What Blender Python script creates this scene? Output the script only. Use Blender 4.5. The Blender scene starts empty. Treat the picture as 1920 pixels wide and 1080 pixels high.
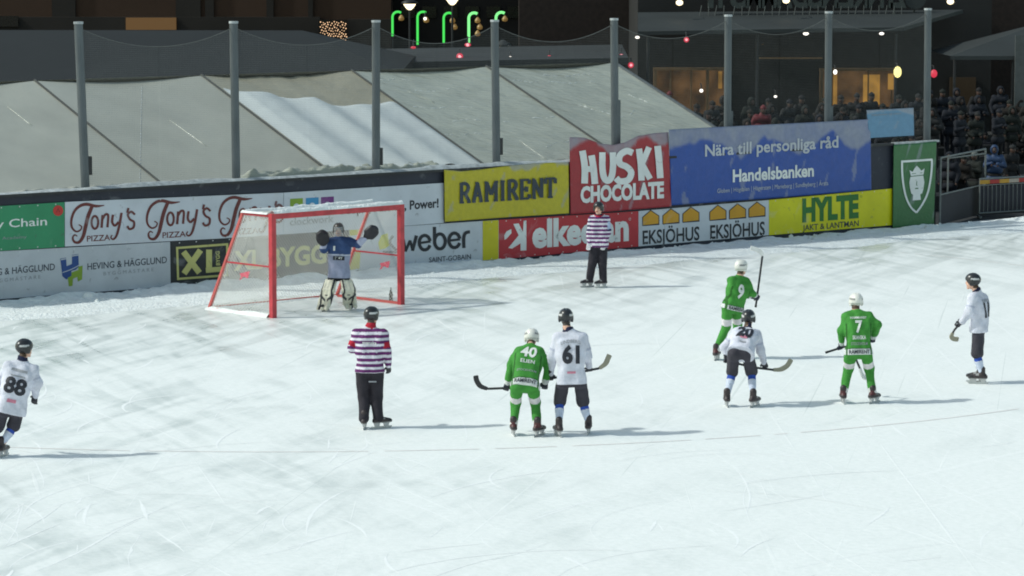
import bpy, bmesh, math, random
import numpy as np
from mathutils import Vector, Matrix
from mathutils.bvhtree import BVHTree

random.seed(7); RNG = np.random.RandomState(11)
SC = bpy.context.scene
COL = SC.collection
R = math.radians

# ------------------------------------------------------------------ camera
CAMZ, FPX = 7.44, 5850.0            # eye height above the ice (m), focal length in photo pixels
TILT = math.atan(635.0 / FPX)
cam_data = bpy.data.cameras.new("camera")
cam_data.sensor_width = 36.0
cam_data.lens = 36.0 * FPX / 1920.0
cam_data.clip_start = 1.0
cam_data.clip_end = 2000.0
cam = bpy.data.objects.new("camera", cam_data)
cam.location = (0, 0, CAMZ)
cam.rotation_euler = (R(90) - TILT, 0, 0)
COL.objects.link(cam)
SC.camera = cam

# ------------------------------------------------------------------ light: one floodlight-like sun from the left, dim sky
SUN_EL = 43.0
world = bpy.data.worlds.new("World"); SC.world = world
world.use_nodes = True
wn = world.node_tree.nodes; wl = world.node_tree.links
sky = wn.new("ShaderNodeTexSky"); sky.sky_type = 'NISHITA'; sky.sun_disc = False
sky.sun_elevation = R(SUN_EL); sky.sun_rotation = R(270)
tint = wn.new("ShaderNodeMix"); tint.data_type = 'RGBA'; tint.blend_type = 'MULTIPLY'; tint.inputs["Factor"].default_value = 1.0
tint.inputs["B"].default_value = (1.10, 1.05, 0.82, 1)
wl.new(sky.outputs[0], tint.inputs["A"]); wl.new(tint.outputs["Result"], wn["Background"].inputs[0])
wn["Background"].inputs[1].default_value = 0.158
sl = bpy.data.lights.new("floodlight_sun", 'SUN'); sl.energy = 2.5; sl.angle = R(1.8); sl.color = (0.95, 1.0, 0.945)
so = bpy.data.objects.new("floodlight_sun", sl); COL.objects.link(so)
so.rotation_euler = Vector((math.cos(R(SUN_EL)), 0.10, -math.sin(R(SUN_EL)))).to_track_quat('-Z', 'Y').to_euler()
SC.view_settings.view_transform = 'Standard'
SC.view_settings.look = 'None'
SC.view_settings.exposure = 0.06
SC.view_settings.gamma = 1.0
SC.cycles.filter_width = 1.9

# ------------------------------------------------------------------ pixel -> place helpers (photo pixels, 1920 wide)
C0 = np.array([0, 0, CAMZ])
FW = np.array([0, math.cos(TILT), -math.sin(TILT)]); UPV = np.array([0, math.sin(TILT), math.cos(TILT)]); RT = np.array([1.0, 0, 0])
def ray(px, py):
    return FW + RT * (px - 960.0) / FPX + UPV * (540.0 - py) / FPX
def ground(px, py, z=0.0):
    d = ray(px, py); return C0 + d * ((z - CAMZ) / d[2])
def atY(px, py, Y):
    d = ray(px, py); return C0 + d * (Y / d[1])
def onplane(px, py, P, N):
    d = ray(px, py); return C0 + d * (np.dot(P - C0, N) / np.dot(d, N))
def unit(v):
    v = np.asarray(v, float); return v / (np.linalg.norm(v) + 1e-12)
def A3(*v): return np.array(v, float)
Z = A3(0, 0, 1)

# ------------------------------------------------------------------ materials
def lin(r, g, b, k=1.0):
    f = lambda c: ((c / 255.0 + 0.055) / 1.055) ** 2.4 if c > 10.3 else c / 255.0 / 12.92
    return (f(r) * k, f(g) * k, f(b) * k)
def mat(name, col, rough=0.7, metal=0.0, var=0.12, scale=6.0, bump=0.0, bscale=40.0, emit=None, estr=0.0, spec=0.4, stretch=None):
    m = bpy.data.materials.new(name); m.use_nodes = True
    nt = m.node_tree; n = nt.nodes; l = nt.links; p = n["Principled BSDF"]
    p.inputs["Roughness"].default_value = rough; p.inputs["Metallic"].default_value = metal
    p.inputs["Specular IOR Level"].default_value = spec
    tc = n.new("ShaderNodeTexCoord"); mp = n.new("ShaderNodeMapping"); l.new(tc.outputs["Object"], mp.inputs[0])
    if stretch: mp.inputs["Scale"].default_value = stretch
    nz = n.new("ShaderNodeTexNoise"); nz.inputs["Scale"].default_value = scale; nz.inputs["Detail"].default_value = 6
    l.new(mp.outputs[0], nz.inputs[0])
    mx = n.new("ShaderNodeMix"); mx.data_type = 'RGBA'
    mx.inputs["A"].default_value = (*[c * (1 - var) for c in col], 1); mx.inputs["B"].default_value = (*[min(1, c * (1 + var)) for c in col], 1)
    mr = n.new("ShaderNodeMapRange"); mr.inputs[1].default_value = 0.3; mr.inputs[2].default_value = 0.7
    l.new(nz.outputs[0], mr.inputs[0]); l.new(mr.outputs[0], mx.inputs["Factor"])
    l.new(mx.outputs["Result"], p.inputs["Base Color"])
    if bump:
        nb = n.new("ShaderNodeTexNoise"); nb.inputs["Scale"].default_value = bscale; nb.inputs["Detail"].default_value = 4
        l.new(mp.outputs[0], nb.inputs[0])
        bp_ = n.new("ShaderNodeBump"); bp_.inputs["Strength"].default_value = 0.6; bp_.inputs["Distance"].default_value = bump
        l.new(nb.outputs[0], bp_.inputs["Height"]); l.new(bp_.outputs[0], p.inputs["Normal"])
    if emit:
        p.inputs["Emission Color"].default_value = (*emit, 1); p.inputs["Emission Strength"].default_value = estr
    return m
def attr_mat(name, rough=0.75, spec=0.3, bump=0.008, var=0.2):
    """cloth / kit material whose dye comes from the part's own colour pattern"""
    m = bpy.data.materials.new(name); m.use_nodes = True
    nt = m.node_tree; n = nt.nodes; l = nt.links; p = n["Principled BSDF"]
    p.inputs["Roughness"].default_value = rough; p.inputs["Specular IOR Level"].default_value = spec
    at = n.new("ShaderNodeAttribute"); at.attribute_name = "Col"
    tc = n.new("ShaderNodeTexCoord")
    nz = n.new("ShaderNodeTexNoise"); nz.inputs["Scale"].default_value = 9; nz.inputs["Detail"].default_value = 5
    l.new(tc.outputs["Object"], nz.inputs[0])
    mr = n.new("ShaderNodeMapRange"); mr.inputs[1].default_value = .3; mr.inputs[2].default_value = .7
    mr.inputs[3].default_value = 1 - var; mr.inputs[4].default_value = 1 + var * .4
    l.new(nz.outputs[0], mr.inputs[0])
    mx = n.new("ShaderNodeMix"); mx.data_type = 'RGBA'; mx.blend_type = 'MULTIPLY'; mx.inputs["Factor"].default_value = 1
    l.new(at.outputs["Color"], mx.inputs["A"]); l.new(mr.outputs[0], mx.inputs["B"]); l.new(mx.outputs["Result"], p.inputs["Base Color"])
    if bump:
        nb = n.new("ShaderNodeTexNoise"); nb.inputs["Scale"].default_value = 22; nb.inputs["Detail"].default_value = 3; nb.inputs["Distortion"].default_value = .8
        l.new(tc.outputs["Object"], nb.inputs[0])
        b = n.new("ShaderNodeBump"); b.inputs["Distance"].default_value = bump * 4; b.inputs["Strength"].default_value = .7
        l.new(nb.outputs[0], b.inputs["Height"]); l.new(b.outputs[0], p.inputs["Normal"])
    return m

# ------------------------------------------------------------------ object helpers
def tag(o, label=None, cat=None, group=None, kind=None):
    if label: o["label"] = label
    if cat: o["category"] = cat
    if group: o["group"] = group
    if kind: o["kind"] = kind
    return o
def thing(name, loc, label, cat, group=None):
    o = bpy.data.objects.new(name, None); o.empty_display_size = 0.2
    COL.objects.link(o); o.location = tuple(float(c) for c in loc)
    return tag(o, label, cat, group)
def loc_of(o):
    return np.array(o.location, float) + (loc_of(o.parent) if o.parent else 0)
def mesh_obj(name, verts, faces, material, parent=None, origin=None, smooth=False, cols=None):
    """verts in world space; the object's origin is its parent's place or its own base"""
    verts = np.asarray(verts, float)
    if origin is None:
        if parent is not None: origin = loc_of(parent)
        else: origin = A3((verts[:, 0].min() + verts[:, 0].max()) / 2, (verts[:, 1].min() + verts[:, 1].max()) / 2, verts[:, 2].min())
    me = bpy.data.meshes.new(name)
    me.from_pydata([tuple(v) for v in (verts - origin)], [], [tuple(int(i) for i in f) for f in faces])
    if smooth: me.polygons.foreach_set("use_smooth", [True] * len(me.polygons))
    if cols is not None:
        ca = me.color_attributes.new("Col", 'FLOAT_COLOR', 'POINT')
        ca.data.foreach_set("color", np.concatenate([cols, np.ones((len(cols), 1))], 1).astype(np.float32).ravel())
    me.materials.append(material); me.update()
    o = bpy.data.objects.new(name, me); COL.objects.link(o)
    if parent is not None: o.parent = parent; o.location = tuple(origin - loc_of(parent))
    else: o.location = tuple(origin)
    return o
class MB:
    """collects shapes for ONE mesh"""
    def __init__(s): s.v = []; s.f = []
    def add(s, v, f):
        b = len(s.v); s.v += [np.asarray(p, float) for p in v]; s.f += [tuple(i + b for i in q) for q in f]; return s
    def hexa(s, p):      # 8 corners: bottom 4 ccw, top 4 ccw
        return s.add(p, [(3, 2, 1, 0), (4, 5, 6, 7), (0, 1, 5, 4), (1, 2, 6, 5), (2, 3, 7, 6), (3, 0, 4, 7)])
    def box(s, c, ax, ay, az):   # centre and half-axes vectors
        c, ax, ay, az = [np.asarray(q, float) for q in (c, ax, ay, az)]
        return s.hexa([c - ax - ay - az, c + ax - ay - az, c + ax + ay - az, c - ax + ay - az, c - ax - ay + az, c + ax - ay + az, c + ax + ay + az, c - ax + ay + az])
    def beam(s, a, b, w, h, up=(0, 0, 1)):
        a, b = np.asarray(a, float), np.asarray(b, float); d = unit(b - a)
        u = np.asarray(up, float)
        if abs(np.dot(u, d)) > .98: u = A3(1, 0, 0)
        x = unit(np.cross(d, u)); y = np.cross(x, d)
        return s.box((a + b) / 2, x * w / 2, (b - a) / 2, y * h / 2)
    def tube(s, pts, r, n=8, cap=True):
        pts = [np.asarray(p, float) for p in pts]; rs = r if hasattr(r, "__len__") else [r] * len(pts)
        base = len(s.v); u = None
        for i, p in enumerate(pts):
            d = unit(pts[min(i + 1, len(pts) - 1)] - pts[max(i - 1, 0)])
            if u is None: u = unit(np.cross(d, A3(.3, .5, .81) if abs(d[2]) < .9 else A3(1, .2, 0)))
            else: u = unit(u - d * np.dot(u, d))
            w = np.cross(d, u)
            for k in range(n):
                a = 2 * math.pi * k / n; s.v.append(p + (u * math.cos(a) + w * math.sin(a)) * rs[i])
        for i in range(len(pts) - 1):
            for k in range(n):
                a, b = base + i * n + k, base + i * n + (k + 1) % n
                s.f.append((a, b, b + n, a + n))
        if cap:
            s.f.append(tuple(base + k for k in range(n))[::-1]); e = base + (len(pts) - 1) * n; s.f.append(tuple(e + k for k in range(n)))
        return s
    def lathe(s, c, prof, n=14, axis=None):
        base = len(s.v)
        for (r, z) in prof:
            for k in range(n):
                a = 2 * math.pi * k / n; s.v.append(np.asarray(c, float) + A3(r * math.cos(a), r * math.sin(a), z))
        for i in range(len(prof) - 1):
            for k in range(n):
                a, b = base + i * n + k, base + i * n + (k + 1) % n; s.f.append((a, b, b + n, a + n))
        s.f.append(tuple(base + k for k in range(n))[::-1]); e = base + (len(prof) - 1) * n; s.f.append(tuple(e + k for k in range(n)))
        return s
    def ball(s, c, r, n=8):
        rr = r if hasattr(r, "__len__") else (r, r, r)
        pr = []; base = len(s.v)
        for i in range(n // 2 + 1):
            t = -math.pi / 2 + math.pi * i / (n // 2)
            for k in range(n):
                a = 2 * math.pi * k / n
                s.v.append(np.asarray(c, float) + A3(rr[0] * math.cos(t) * math.cos(a), rr[1] * math.cos(t) * math.sin(a), rr[2] * math.sin(t)))
        for i in range(n // 2):
            for k in range(n):
                a, b = base + i * n + k, base + i * n + (k + 1) % n; s.f.append((a, b, b + n, a + n))
        return s
    def grid(s, P):      # P: (nu, nv, 3)
        nu, nv = P.shape[:2]; base = len(s.v); s.v += list(P.reshape(-1, 3))
        for i in range(nu - 1):
            for j in range(nv - 1):
                a = base + i * nv + j; s.f.append((a, a + 1, a + nv + 1, a + nv))
        return s
    def build(s, name, m, parent=None, smooth=False, origin=None):
        return mesh_obj(name, s.v, s.f, m, parent, origin, smooth)
def vnoise(x, y, seed=0, octv=4):
    """cheap value noise, 0..1"""
    x = np.asarray(x, float); y = np.asarray(y, float); t = 0; amp = 1; tot = 0
    for o in range(octv):
        xi = np.floor(x).astype(int); yi = np.floor(y).astype(int); fx = x - xi; fy = y - yi
        fx = fx * fx * (3 - 2 * fx); fy = fy * fy * (3 - 2 * fy)
        def hsh(a, b):
            h = (a * 374761393 + b * 668265263 + (seed + o) * 1442695041) & 0x7fffffff
            h = ((h ^ (h >> 13)) * 1274126177) & 0x7fffffff
            return (h ^ (h >> 16)) % 10007 / 10007.0
        v = (hsh(xi, yi) * (1 - fx) + hsh(xi + 1, yi) * fx) * (1 - fy) + (hsh(xi, yi + 1) * (1 - fx) + hsh(xi + 1, yi + 1) * fx) * fy
        t = t + v * amp; tot += amp; amp *= .5; x = x * 2.03 + 7.1; y = y * 2.03 + 3.7
    return t / tot
def catmull(pts, k=6, closed=False):
    P = [np.asarray(p, float) for p in pts]; out = []; n = len(P)
    for i in range(n - 1):
        p0, p1, p2, p3 = P[max(i - 1, 0)], P[i], P[i + 1], P[min(i + 2, n - 1)]
        for j in range(k):
            t = j / k
            out.append(.5 * ((2 * p1) + (-p0 + p2) * t + (2 * p0 - 5 * p1 + 4 * p2 - p3) * t * t + (-p0 + 3 * p1 - 3 * p2 + p3) * t ** 3))
    out.append(P[-1]); return out

# ------------------------------------------------------------------ board plane (the long wall at the rink's end)
BA = ground(0, 560, .12); BB = ground(1673, 422, .12)
E = unit(A3(*(BB - BA)[:2], 0)); N = A3(E[1], -E[0], 0)      # along the wall, and out of it towards the ice
B0 = A3(BA[0], BA[1], 0)
def bpt(px, py, off=0.0): return onplane(px, py, B0 + N * off, N)
def wall(s, w, z): return B0 + E * s + N * w + Z * z          # metres along, out of, and up the wall
def s_of(P): return float(np.dot(P - B0, E))
print("board dir deg", math.degrees(math.atan2(E[1], E[0])), "len", np.linalg.norm(BB - BA))

# ================================================================== SETTING
def ice_material():
    m = bpy.data.materials.new("skated_ice"); m.use_nodes = True
    nt = m.node_tree; n = nt.nodes; l = nt.links; p = n["Principled BSDF"]
    tc = n.new("ShaderNodeTexCoord")
    def noise(scale, detail=4, rot=0.0, st=(1, 1, 1), dist=0.0):
        mp = n.new("ShaderNodeMapping"); mp.vector_type = 'TEXTURE'; mp.inputs["Rotation"].default_value = (0, 0, rot); mp.inputs["Scale"].default_value = tuple(1 / q for q in st)
        l.new(tc.outputs["Object"], mp.inputs[0])
        z = n.new("ShaderNodeTexNoise"); z.inputs["Scale"].default_value = scale; z.inputs["Detail"].default_value = detail; z.inputs["Distortion"].default_value = dist
        l.new(mp.outputs[0], z.inputs[0]); return z.outputs[0]
    def rng(x, a, b, c=0.0, d=1.0):
        r = n.new("ShaderNodeMapRange"); r.inputs[1].default_value = a; r.inputs[2].default_value = b; r.inputs[3].default_value = c; r.inputs[4].default_value = d
        l.new(x, r.inputs[0]); return r.outputs[0]
    def op(o, a, b):
        r = n.new("ShaderNodeMath"); r.operation = o; r.use_clamp = True
        for i, q in enumerate((a, b)):
            if isinstance(q, (int, float)): r.inputs[i].default_value = q
            else: l.new(q, r.inputs[i])
        return r.outputs[0]
    def mix(f, a, b):
        r = n.new("ShaderNodeMix"); r.data_type = 'RGBA'
        if isinstance(f, float): r.inputs["Factor"].default_value = f
        else: l.new(f, r.inputs["Factor"])
        for k, q in (("A", a), ("B", b)):
            if isinstance(q, tuple): r.inputs[k].default_value = (*q, 1)
            else: l.new(q, r.inputs[k])
        return r.outputs["Result"]
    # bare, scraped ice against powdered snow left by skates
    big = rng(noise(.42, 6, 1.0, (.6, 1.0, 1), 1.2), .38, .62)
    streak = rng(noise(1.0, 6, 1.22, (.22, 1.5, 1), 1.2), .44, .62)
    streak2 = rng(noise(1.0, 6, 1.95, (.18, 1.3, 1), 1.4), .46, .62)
    # distance from the boards: greyer there, scraped ice plus the floodlight's falloff painted in
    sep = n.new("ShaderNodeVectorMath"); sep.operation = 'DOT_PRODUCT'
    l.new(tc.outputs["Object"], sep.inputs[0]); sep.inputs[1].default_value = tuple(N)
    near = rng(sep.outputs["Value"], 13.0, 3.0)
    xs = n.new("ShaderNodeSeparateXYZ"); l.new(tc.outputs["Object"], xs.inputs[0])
    left = rng(xs.outputs["X"], 14.0, 1.0)          # grey patches grow leftwards, painting the floodlight's falloff into the colour
    bare_and_dim = op('MULTIPLY', op('ADD', op('ADD', op('MULTIPLY', streak, .55), op('MULTIPLY', streak2, .5)), op('MULTIPLY', near, .25)), op('ADD', op('MULTIPLY', big, op('ADD', .2, op('MULTIPLY', left, .85))), op('MULTIPLY', near, .8)))
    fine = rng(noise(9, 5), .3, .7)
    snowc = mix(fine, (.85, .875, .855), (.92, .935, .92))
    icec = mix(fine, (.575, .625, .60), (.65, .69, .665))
    c = mix(bare_and_dim, snowc, icec)
    # thin cuts of the blades, in several headings
    cuts = None
    for i, (rot, sx, sy, a) in enumerate(((1.36, .05, 3.6, .665), (1.15, .05, 4.2, .66), (1.78, .05, 3.8, .665), (1.98, .045, 4.4, .66), (.85, .07, 5.2, .665), (2.35, .07, 5.0, .665), (1.57, .04, 3.4, .67), (.45, .10, 9.0, .67))):
        k = op('MULTIPLY', rng(noise(1.5, 3.0, rot, (sx, sy, 1), .55), a, a + .03), rng(noise(.5, 2, rot, (.2, .6, 1)), .38, .55))
        cuts = k if cuts is None else op('MAXIMUM', cuts, k)
    c = mix(op('MULTIPLY', cuts, .45), c, (.95, .96, .95))
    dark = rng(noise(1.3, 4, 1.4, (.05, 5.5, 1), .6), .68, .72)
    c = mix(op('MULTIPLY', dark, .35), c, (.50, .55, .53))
    l.new(c, p.inputs["Base Color"])
    l.new(rng(bare_and_dim, 0, 1, .62, .26), p.inputs["Roughness"])
    l.new(rng(bare_and_dim, 0, 1, .18, .42), p.inputs["Specular IOR Level"])
    b = n.new("ShaderNodeBump"); b.inputs["Distance"].default_value = .010; b.inputs["Strength"].default_value = .4
    l.new(op('ADD', op('MULTIPLY', fine, .6), op('MULTIPLY', cuts, .3)), b.inputs["Height"]); l.new(b.outputs[0], p.inputs["Normal"])
    return m
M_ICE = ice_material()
M_SNOW = mat("packed_snow", (.83, .86, .85), .8, var=.09, scale=5, bump=.07, bscale=15, spec=.2)
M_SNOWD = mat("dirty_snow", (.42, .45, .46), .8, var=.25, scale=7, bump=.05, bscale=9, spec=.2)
M_ASPH = mat("dark_asphalt", (.03, .032, .035), .9, var=.3, scale=2)
def rect_sheet(name, corners, m, kind="structure"):
    o = mesh_obj(name, corners, [(0, 1, 2, 3)], m, origin=A3(0, 0, 0)); return tag(o, kind=kind)
rect_sheet("ground", [(-400, -50, -.02), (400, -50, -.02), (400, 600, -.02), (-400, 600, -.02)], M_ASPH)
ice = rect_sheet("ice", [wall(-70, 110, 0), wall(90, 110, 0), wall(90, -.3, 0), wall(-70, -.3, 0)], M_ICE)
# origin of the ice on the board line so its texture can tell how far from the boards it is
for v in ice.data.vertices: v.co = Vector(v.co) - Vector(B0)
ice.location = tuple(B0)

# snow ploughed against the boards
def snow_bank():
    S = np.arange(-9, 46, .085); W = np.concatenate([np.arange(-.05, 1.5, .06), np.arange(1.5, 3.9, .16)])
    ss, ww = np.meshgrid(S, W, indexing='ij')
    edge = 2.6 + .9 * (vnoise(ss * .35, ss * 0, 3) - .5) + .35 * (vnoise(ss * 2, ss * 0 + 4, 5) - .5)
    lump = vnoise(ss * 2.2, ww * 2.4, 8, 5)
    hgt = .44 * np.clip(lump - .30, 0, 1) * np.exp(-((ww - .5) / .5) ** 2) * (.55 + .9 * vnoise(ss * .4, ss * 0 + 9, 2))
    hgt = hgt + .24 * np.clip(vnoise(ss * 5.5, ww * 5.5, 21, 3) - .58, 0, 1) * np.clip(1.9 - ww, 0, 1)
    hgt = hgt * np.clip((ww - .08) / .3, 0, 1) * (1 - .5 * np.clip((ss - 12) / 6, 0, 1))
    hgt = .20 * np.tanh(hgt / .19)
    flat = .05 * np.clip((edge - ww) / .35, -1, 1) + .02 * vnoise(ss * 3, ww * 3, 12, 3)
    h = np.where(ww < edge + .3, flat * np.clip(.25 + ww, 0, 1) + hgt, -.03)
    P = B0 + ss[..., None] * E + ww[..., None] * N + h[..., None] * Z
    mb = MB().grid(P); rs = np.random.RandomState(8)
    for i in range(520):
        s_, w_, r_ = -8 + 52 * rs.rand(), .15 + 1.5 * rs.rand() ** 1.5, .02 + .055 * rs.rand() ** 2.5
        c = B0 + E * s_ + N * w_ + Z * (.03 + r_ * .3); b = len(mb.v); mb.ball(c, r_, 6)
        for j in range(b, len(mb.v)): mb.v[j] = c + (mb.v[j] - c) * (.6 + .7 * rs.rand())
    o = mb.build("snow_bank", M_SNOW, smooth=True, origin=A3(0, 0, 0)); tag(o, kind="structure")
snow_bank()
def snow_chunk(px, py, r, seed):
    c = ground(px, py); mb = MB(); mb.ball(c + Z * r * .7, r, 14)
    for i, v in enumerate(mb.v):
        d = v - (c + Z * r * .7); mb.v[i] = c + Z * r * .7 + d * (.72 + .5 * vnoise(d[0] / r * 1.5 + seed, d[1] / r * 1.5 + d[2] / r, seed))
    return mb.build("snow_chunk", M_SNOW, smooth=True)
for i, (px, py, r, w) in enumerate(((166, 566, .13, "biggest loose snow chunk, below the grey board with the blue and green emblem"), (345, 548, .12, "loose snow chunk below the board with the big letters X and L"),
        (1510, 449, .07, "small loose snow chunk below the yellow board with green letters"))):
    tag(snow_chunk(px, py, r, i + 3), w, "snow chunk", "snow chunks along the boards")

# faint worn paint: penalty arc round the goal
GL = ground(512, 596); GR = ground(752, 571); GC = (GL + GR) / 2
M_LINE = mat("worn_red_paint", (.87, .825, .80), .6, var=.1, scale=2.0)
def arc_line():
    mb = MB(); b = unit(np.cross(Z, GR - GL)); f = -b if b[1] > 0 else b
    e = unit(GR - GL); f = unit(A3(e[1], -e[0], 0)); P = []
    rs = np.random.RandomState(5)
    for i in range(241):
        a = math.pi * i / 240; P.append([GC + (e * math.cos(a) + f * math.sin(a)) * (18.2 + k) + Z * .004 for k in (-.022, .022)])
    for i in range(240):
        if rs.rand() < .86: mb.add([P[i][0], P[i + 1][0], P[i + 1][1], P[i][1]], [(3, 2, 1, 0)])
    tag(mb.build("pitch_line", M_LINE, origin=A3(0, 0, 0)), kind="structure")
arc_line()
def skate_marks():
    """curved cuts ploughed by skates: thin tapering ribs of shaved snow"""
    rs = np.random.RandomState(33); mb = MB()
    for k in range(190):
        px = 1920 * rs.rand() ** (2.2 if k % 4 else 1); py = 600 + 500 * rs.rand() ** .8
        p = ground(px, py); th = math.pi / 2 + rs.randn() * .42; L = .6 + 3.6 * rs.rand() ** 1.6; cur = rs.randn() * .28; w = .008 + .022 * rs.rand() ** 2.2; n = 18; P = []
        for i in range(n + 1):
            t = i / n; hw = w * math.sin(math.pi * min(1, .06 + t * .92)) * (.7 + .5 * rs.rand()); q = A3(-math.sin(th), math.cos(th), 0)
            P.append([p + q * hw + Z * (.0012 + k * .000008), p - q * hw + Z * (.0012 + k * .000008)]); p = p + A3(math.cos(th), math.sin(th), 0) * L / n; th += cur * L / n + .02 * rs.randn()
        for i in range(n): mb.add([P[i][0], P[i][1], P[i + 1][1], P[i + 1][0]], [(0, 1, 2, 3)])
    tag(mb.build("skate_marks", mat("shaved_snow", (.93, .945, .94), .8, var=.03), origin=A3(0, 0, 0)), kind="structure")
skate_marks()

# ================================================================== BOARDS, BANNERS AND THEIR WRITING
def paint(name, rgb, rough=.45, k=1.0, var=.10):
    """printed sheet, dulled by frost and scuffed by balls and sticks"""
    m = mat(name, lin(*rgb, k), rough, var=var, scale=1.3, spec=.35); nt = m.node_tree; n = nt.nodes; l = nt.links; p = n["Principled BSDF"]
    src = p.inputs["Base Color"].links[0].from_socket; tc = n.new("ShaderNodeTexCoord")
    for sc, a, b_, amt, c in ((7.0, .66, .72, .35, (.08, .08, .085)), (2.2, .60, .78, .30, (.50, .52, .54)), (26.0, .70, .76, .30, (.62, .64, .66))):
        z = n.new("ShaderNodeTexNoise"); z.inputs["Scale"].default_value = sc; z.inputs["Detail"].default_value = 5; z.inputs["Distortion"].default_value = .8; l.new(tc.outputs["Object"], z.inputs[0])
        r = n.new("ShaderNodeMapRange"); r.inputs[1].default_value = a; r.inputs[2].default_value = b_; r.inputs[4].default_value = amt; l.new(z.outputs[0], r.inputs[0])
        x = n.new("ShaderNodeMix"); x.data_type = 'RGBA'; l.new(r.outputs[0], x.inputs["Factor"]); l.new(src, x.inputs["A"]); x.inputs["B"].default_value = (*c, 1); src = x.outputs["Result"]
    l.new(src, p.inputs["Base Color"]); return m
M_STAPLE = mat("staple_metal", (.6, .62, .63), .4, .3)
M_NAVY = paint("navy_board", (46, 50, 62), .6)
M_DARKB = paint("dark_board", (48, 50, 52), .6)
M_WHITE = paint("white_sign", (197, 203, 211), .4)
M_GREYW = paint("grey_sign", (186, 192, 198), .45)
M_YEL = paint("yellow_sign", (200, 190, 30), .45)
M_YEL2 = paint("bright_yellow_sign", (214, 208, 22), .45)
M_RED = paint("red_sign", (182, 48, 58), .45)
M_GREEN = paint("green_sign", (52, 140, 98), .45)
M_BLK = paint("black_ink", (38, 42, 50), .5)
M_INK = paint("dark_ink", (52, 62, 74), .5)
M_GREYI = paint("grey_ink", (105, 110, 116), .5)
M_PALEI = paint("faint_ink", (142, 148, 154), .5)
M_WINK = paint("white_ink", (225, 228, 226), .5)
M_PALEW = paint("pale_ink", (186, 190, 196), .5)
M_BROWNI = paint("brown_ink", (104, 50, 48), .5)
M_CREAM = paint("cream_ink", (196, 192, 120), .5)
M_GREENI = paint("green_ink", (44, 112, 48), .5)
M_BLUEI = paint("blue_ink", (40, 74, 134), .5)
M_LIMEI = paint("lime_ink", (128, 158, 50), .5)
M_ORI = paint("orange_ink", (206, 152, 40), .5)
M_CYANI = paint("cyan_ink", (62, 140, 186), .5)
M_PURI = paint("purple_ink", (112, 52, 122), .5)
M_REDI = paint("red_ink", (196, 60, 54), .5)

_dg = bpy.context.evaluated_depsgraph_get
def text_geo(body, bold=0.0, shear=0.0, sp=1.0, res=3, edge=.16, it=2):
    """letters as flat triangles: x in 0..1 over the whole line, y in cap heights"""
    c = bpy.data.curves.new("lettering", 'FONT'); c.body = body; c.offset = bold; c.shear = shear; c.space_character = sp; c.resolution_u = res
    o = bpy.data.objects.new("lettering", c); COL.objects.link(o)
    me = bpy.data.meshes.new_from_object(o.evaluated_get(_dg()))
    bpy.data.objects.remove(o); bpy.data.curves.remove(c)
    bm = bmesh.new(); bm.from_mesh(me); bpy.data.meshes.remove(me)
    bmesh.ops.triangulate(bm, faces=bm.faces[:])
    for _ in range(it):
        ed = [e for e in bm.edges if e.calc_length() > edge]
        if ed: bmesh.ops.subdivide_edges(bm, edges=ed, cuts=1); bmesh.ops.triangulate(bm, faces=bm.faces[:])
    v = np.array([q.co[:] for q in bm.verts]); f = [[q.index for q in p.verts] for p in bm.faces]; bm.free()
    x0, x1 = v[:, 0].min(), v[:, 0].max()
    return np.stack([(v[:, 0] - x0) / (x1 - x0), v[:, 1] / .682], 1), f
ZERO = lambda x, y: 0.0
def place_px(uv, p0, p1, h, up=(0, -1)):
    p0, p1 = np.array(p0, float), np.array(p1, float)
    return p0 + uv[:, :1] * (p1 - p0) + uv[:, 1:] * h * np.array(up, float)
def on_board(px, off, disp):
    return np.array([bpt(x, y, off + disp(x, y)) for x, y in px])
def facing(verts, faces, n):
    out = []
    for f in faces:
        a, b, c = verts[f[0]], verts[f[1]], verts[f[2]]
        out.append(tuple(f) if np.dot(np.cross(b - a, c - a), n) > 0 else tuple(f)[::-1])
    return out
LAY = .005
def letters(parent, body, p0, p1, h, m, off, bold=0.0, shear=0.0, disp=ZERO, sp=1.0, name="lettering", up=(0, -1)):
    uv, f = text_geo(body, bold, shear, sp)
    V = on_board(place_px(uv, p0, p1, h, up), off + LAY, disp)
    return mesh_obj(name, V, facing(V, f, N), m, parent)
def ribbon_px(pts, w, k=6):
    P = catmull([np.array(p, float) for p in pts], k) if k > 1 else [np.array(p, float) for p in pts]
    n = len(P); ws = w if hasattr(w, "__len__") else [w] * n
    if len(ws) != n: ws = np.interp(np.linspace(0, 1, n), np.linspace(0, 1, len(ws)), ws)
    V = []; F = []
    for i in range(n):
        d = P[min(i + 1, n - 1)] - P[max(i - 1, 0)]; d = d / (np.linalg.norm(d) + 1e-9); q = np.array([-d[1], d[0]])
        if 0 < i < n - 1:
            d1 = P[i] - P[i - 1]; d1 /= np.linalg.norm(d1) + 1e-9; q = q / max(.5, abs(np.dot(q, [-d1[1], d1[0]])))
        V += [P[i] + q * ws[i] / 2, P[i] - q * ws[i] / 2]
    for i in range(n - 1): F.append((2 * i, 2 * i + 1, 2 * i + 3, 2 * i + 2))
    return V, F
def strokes(parent, name, strokes_, m, off, disp=ZERO):
    """strokes_: (points, width, smoothing); every stroke a hair above the last so none lie in one plane"""
    V = []; F = []
    for i, (pts, w, k) in enumerate(strokes_):
        v, f = ribbon_px(pts, w, k); b = len(V)
        V += list(on_board(v, off + LAY + i * .0007, disp)); F += [tuple(j + b for j in q) for q in f]
    V = np.array(V); return mesh_obj(name, V, facing(V, F, N), m, parent)
def poly(parent, name, pts, m, off, disp=ZERO):
    V = on_board(pts, off + LAY, disp); return mesh_obj(name, V, facing(V, [tuple(range(len(V)))], N), m, parent)
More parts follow.
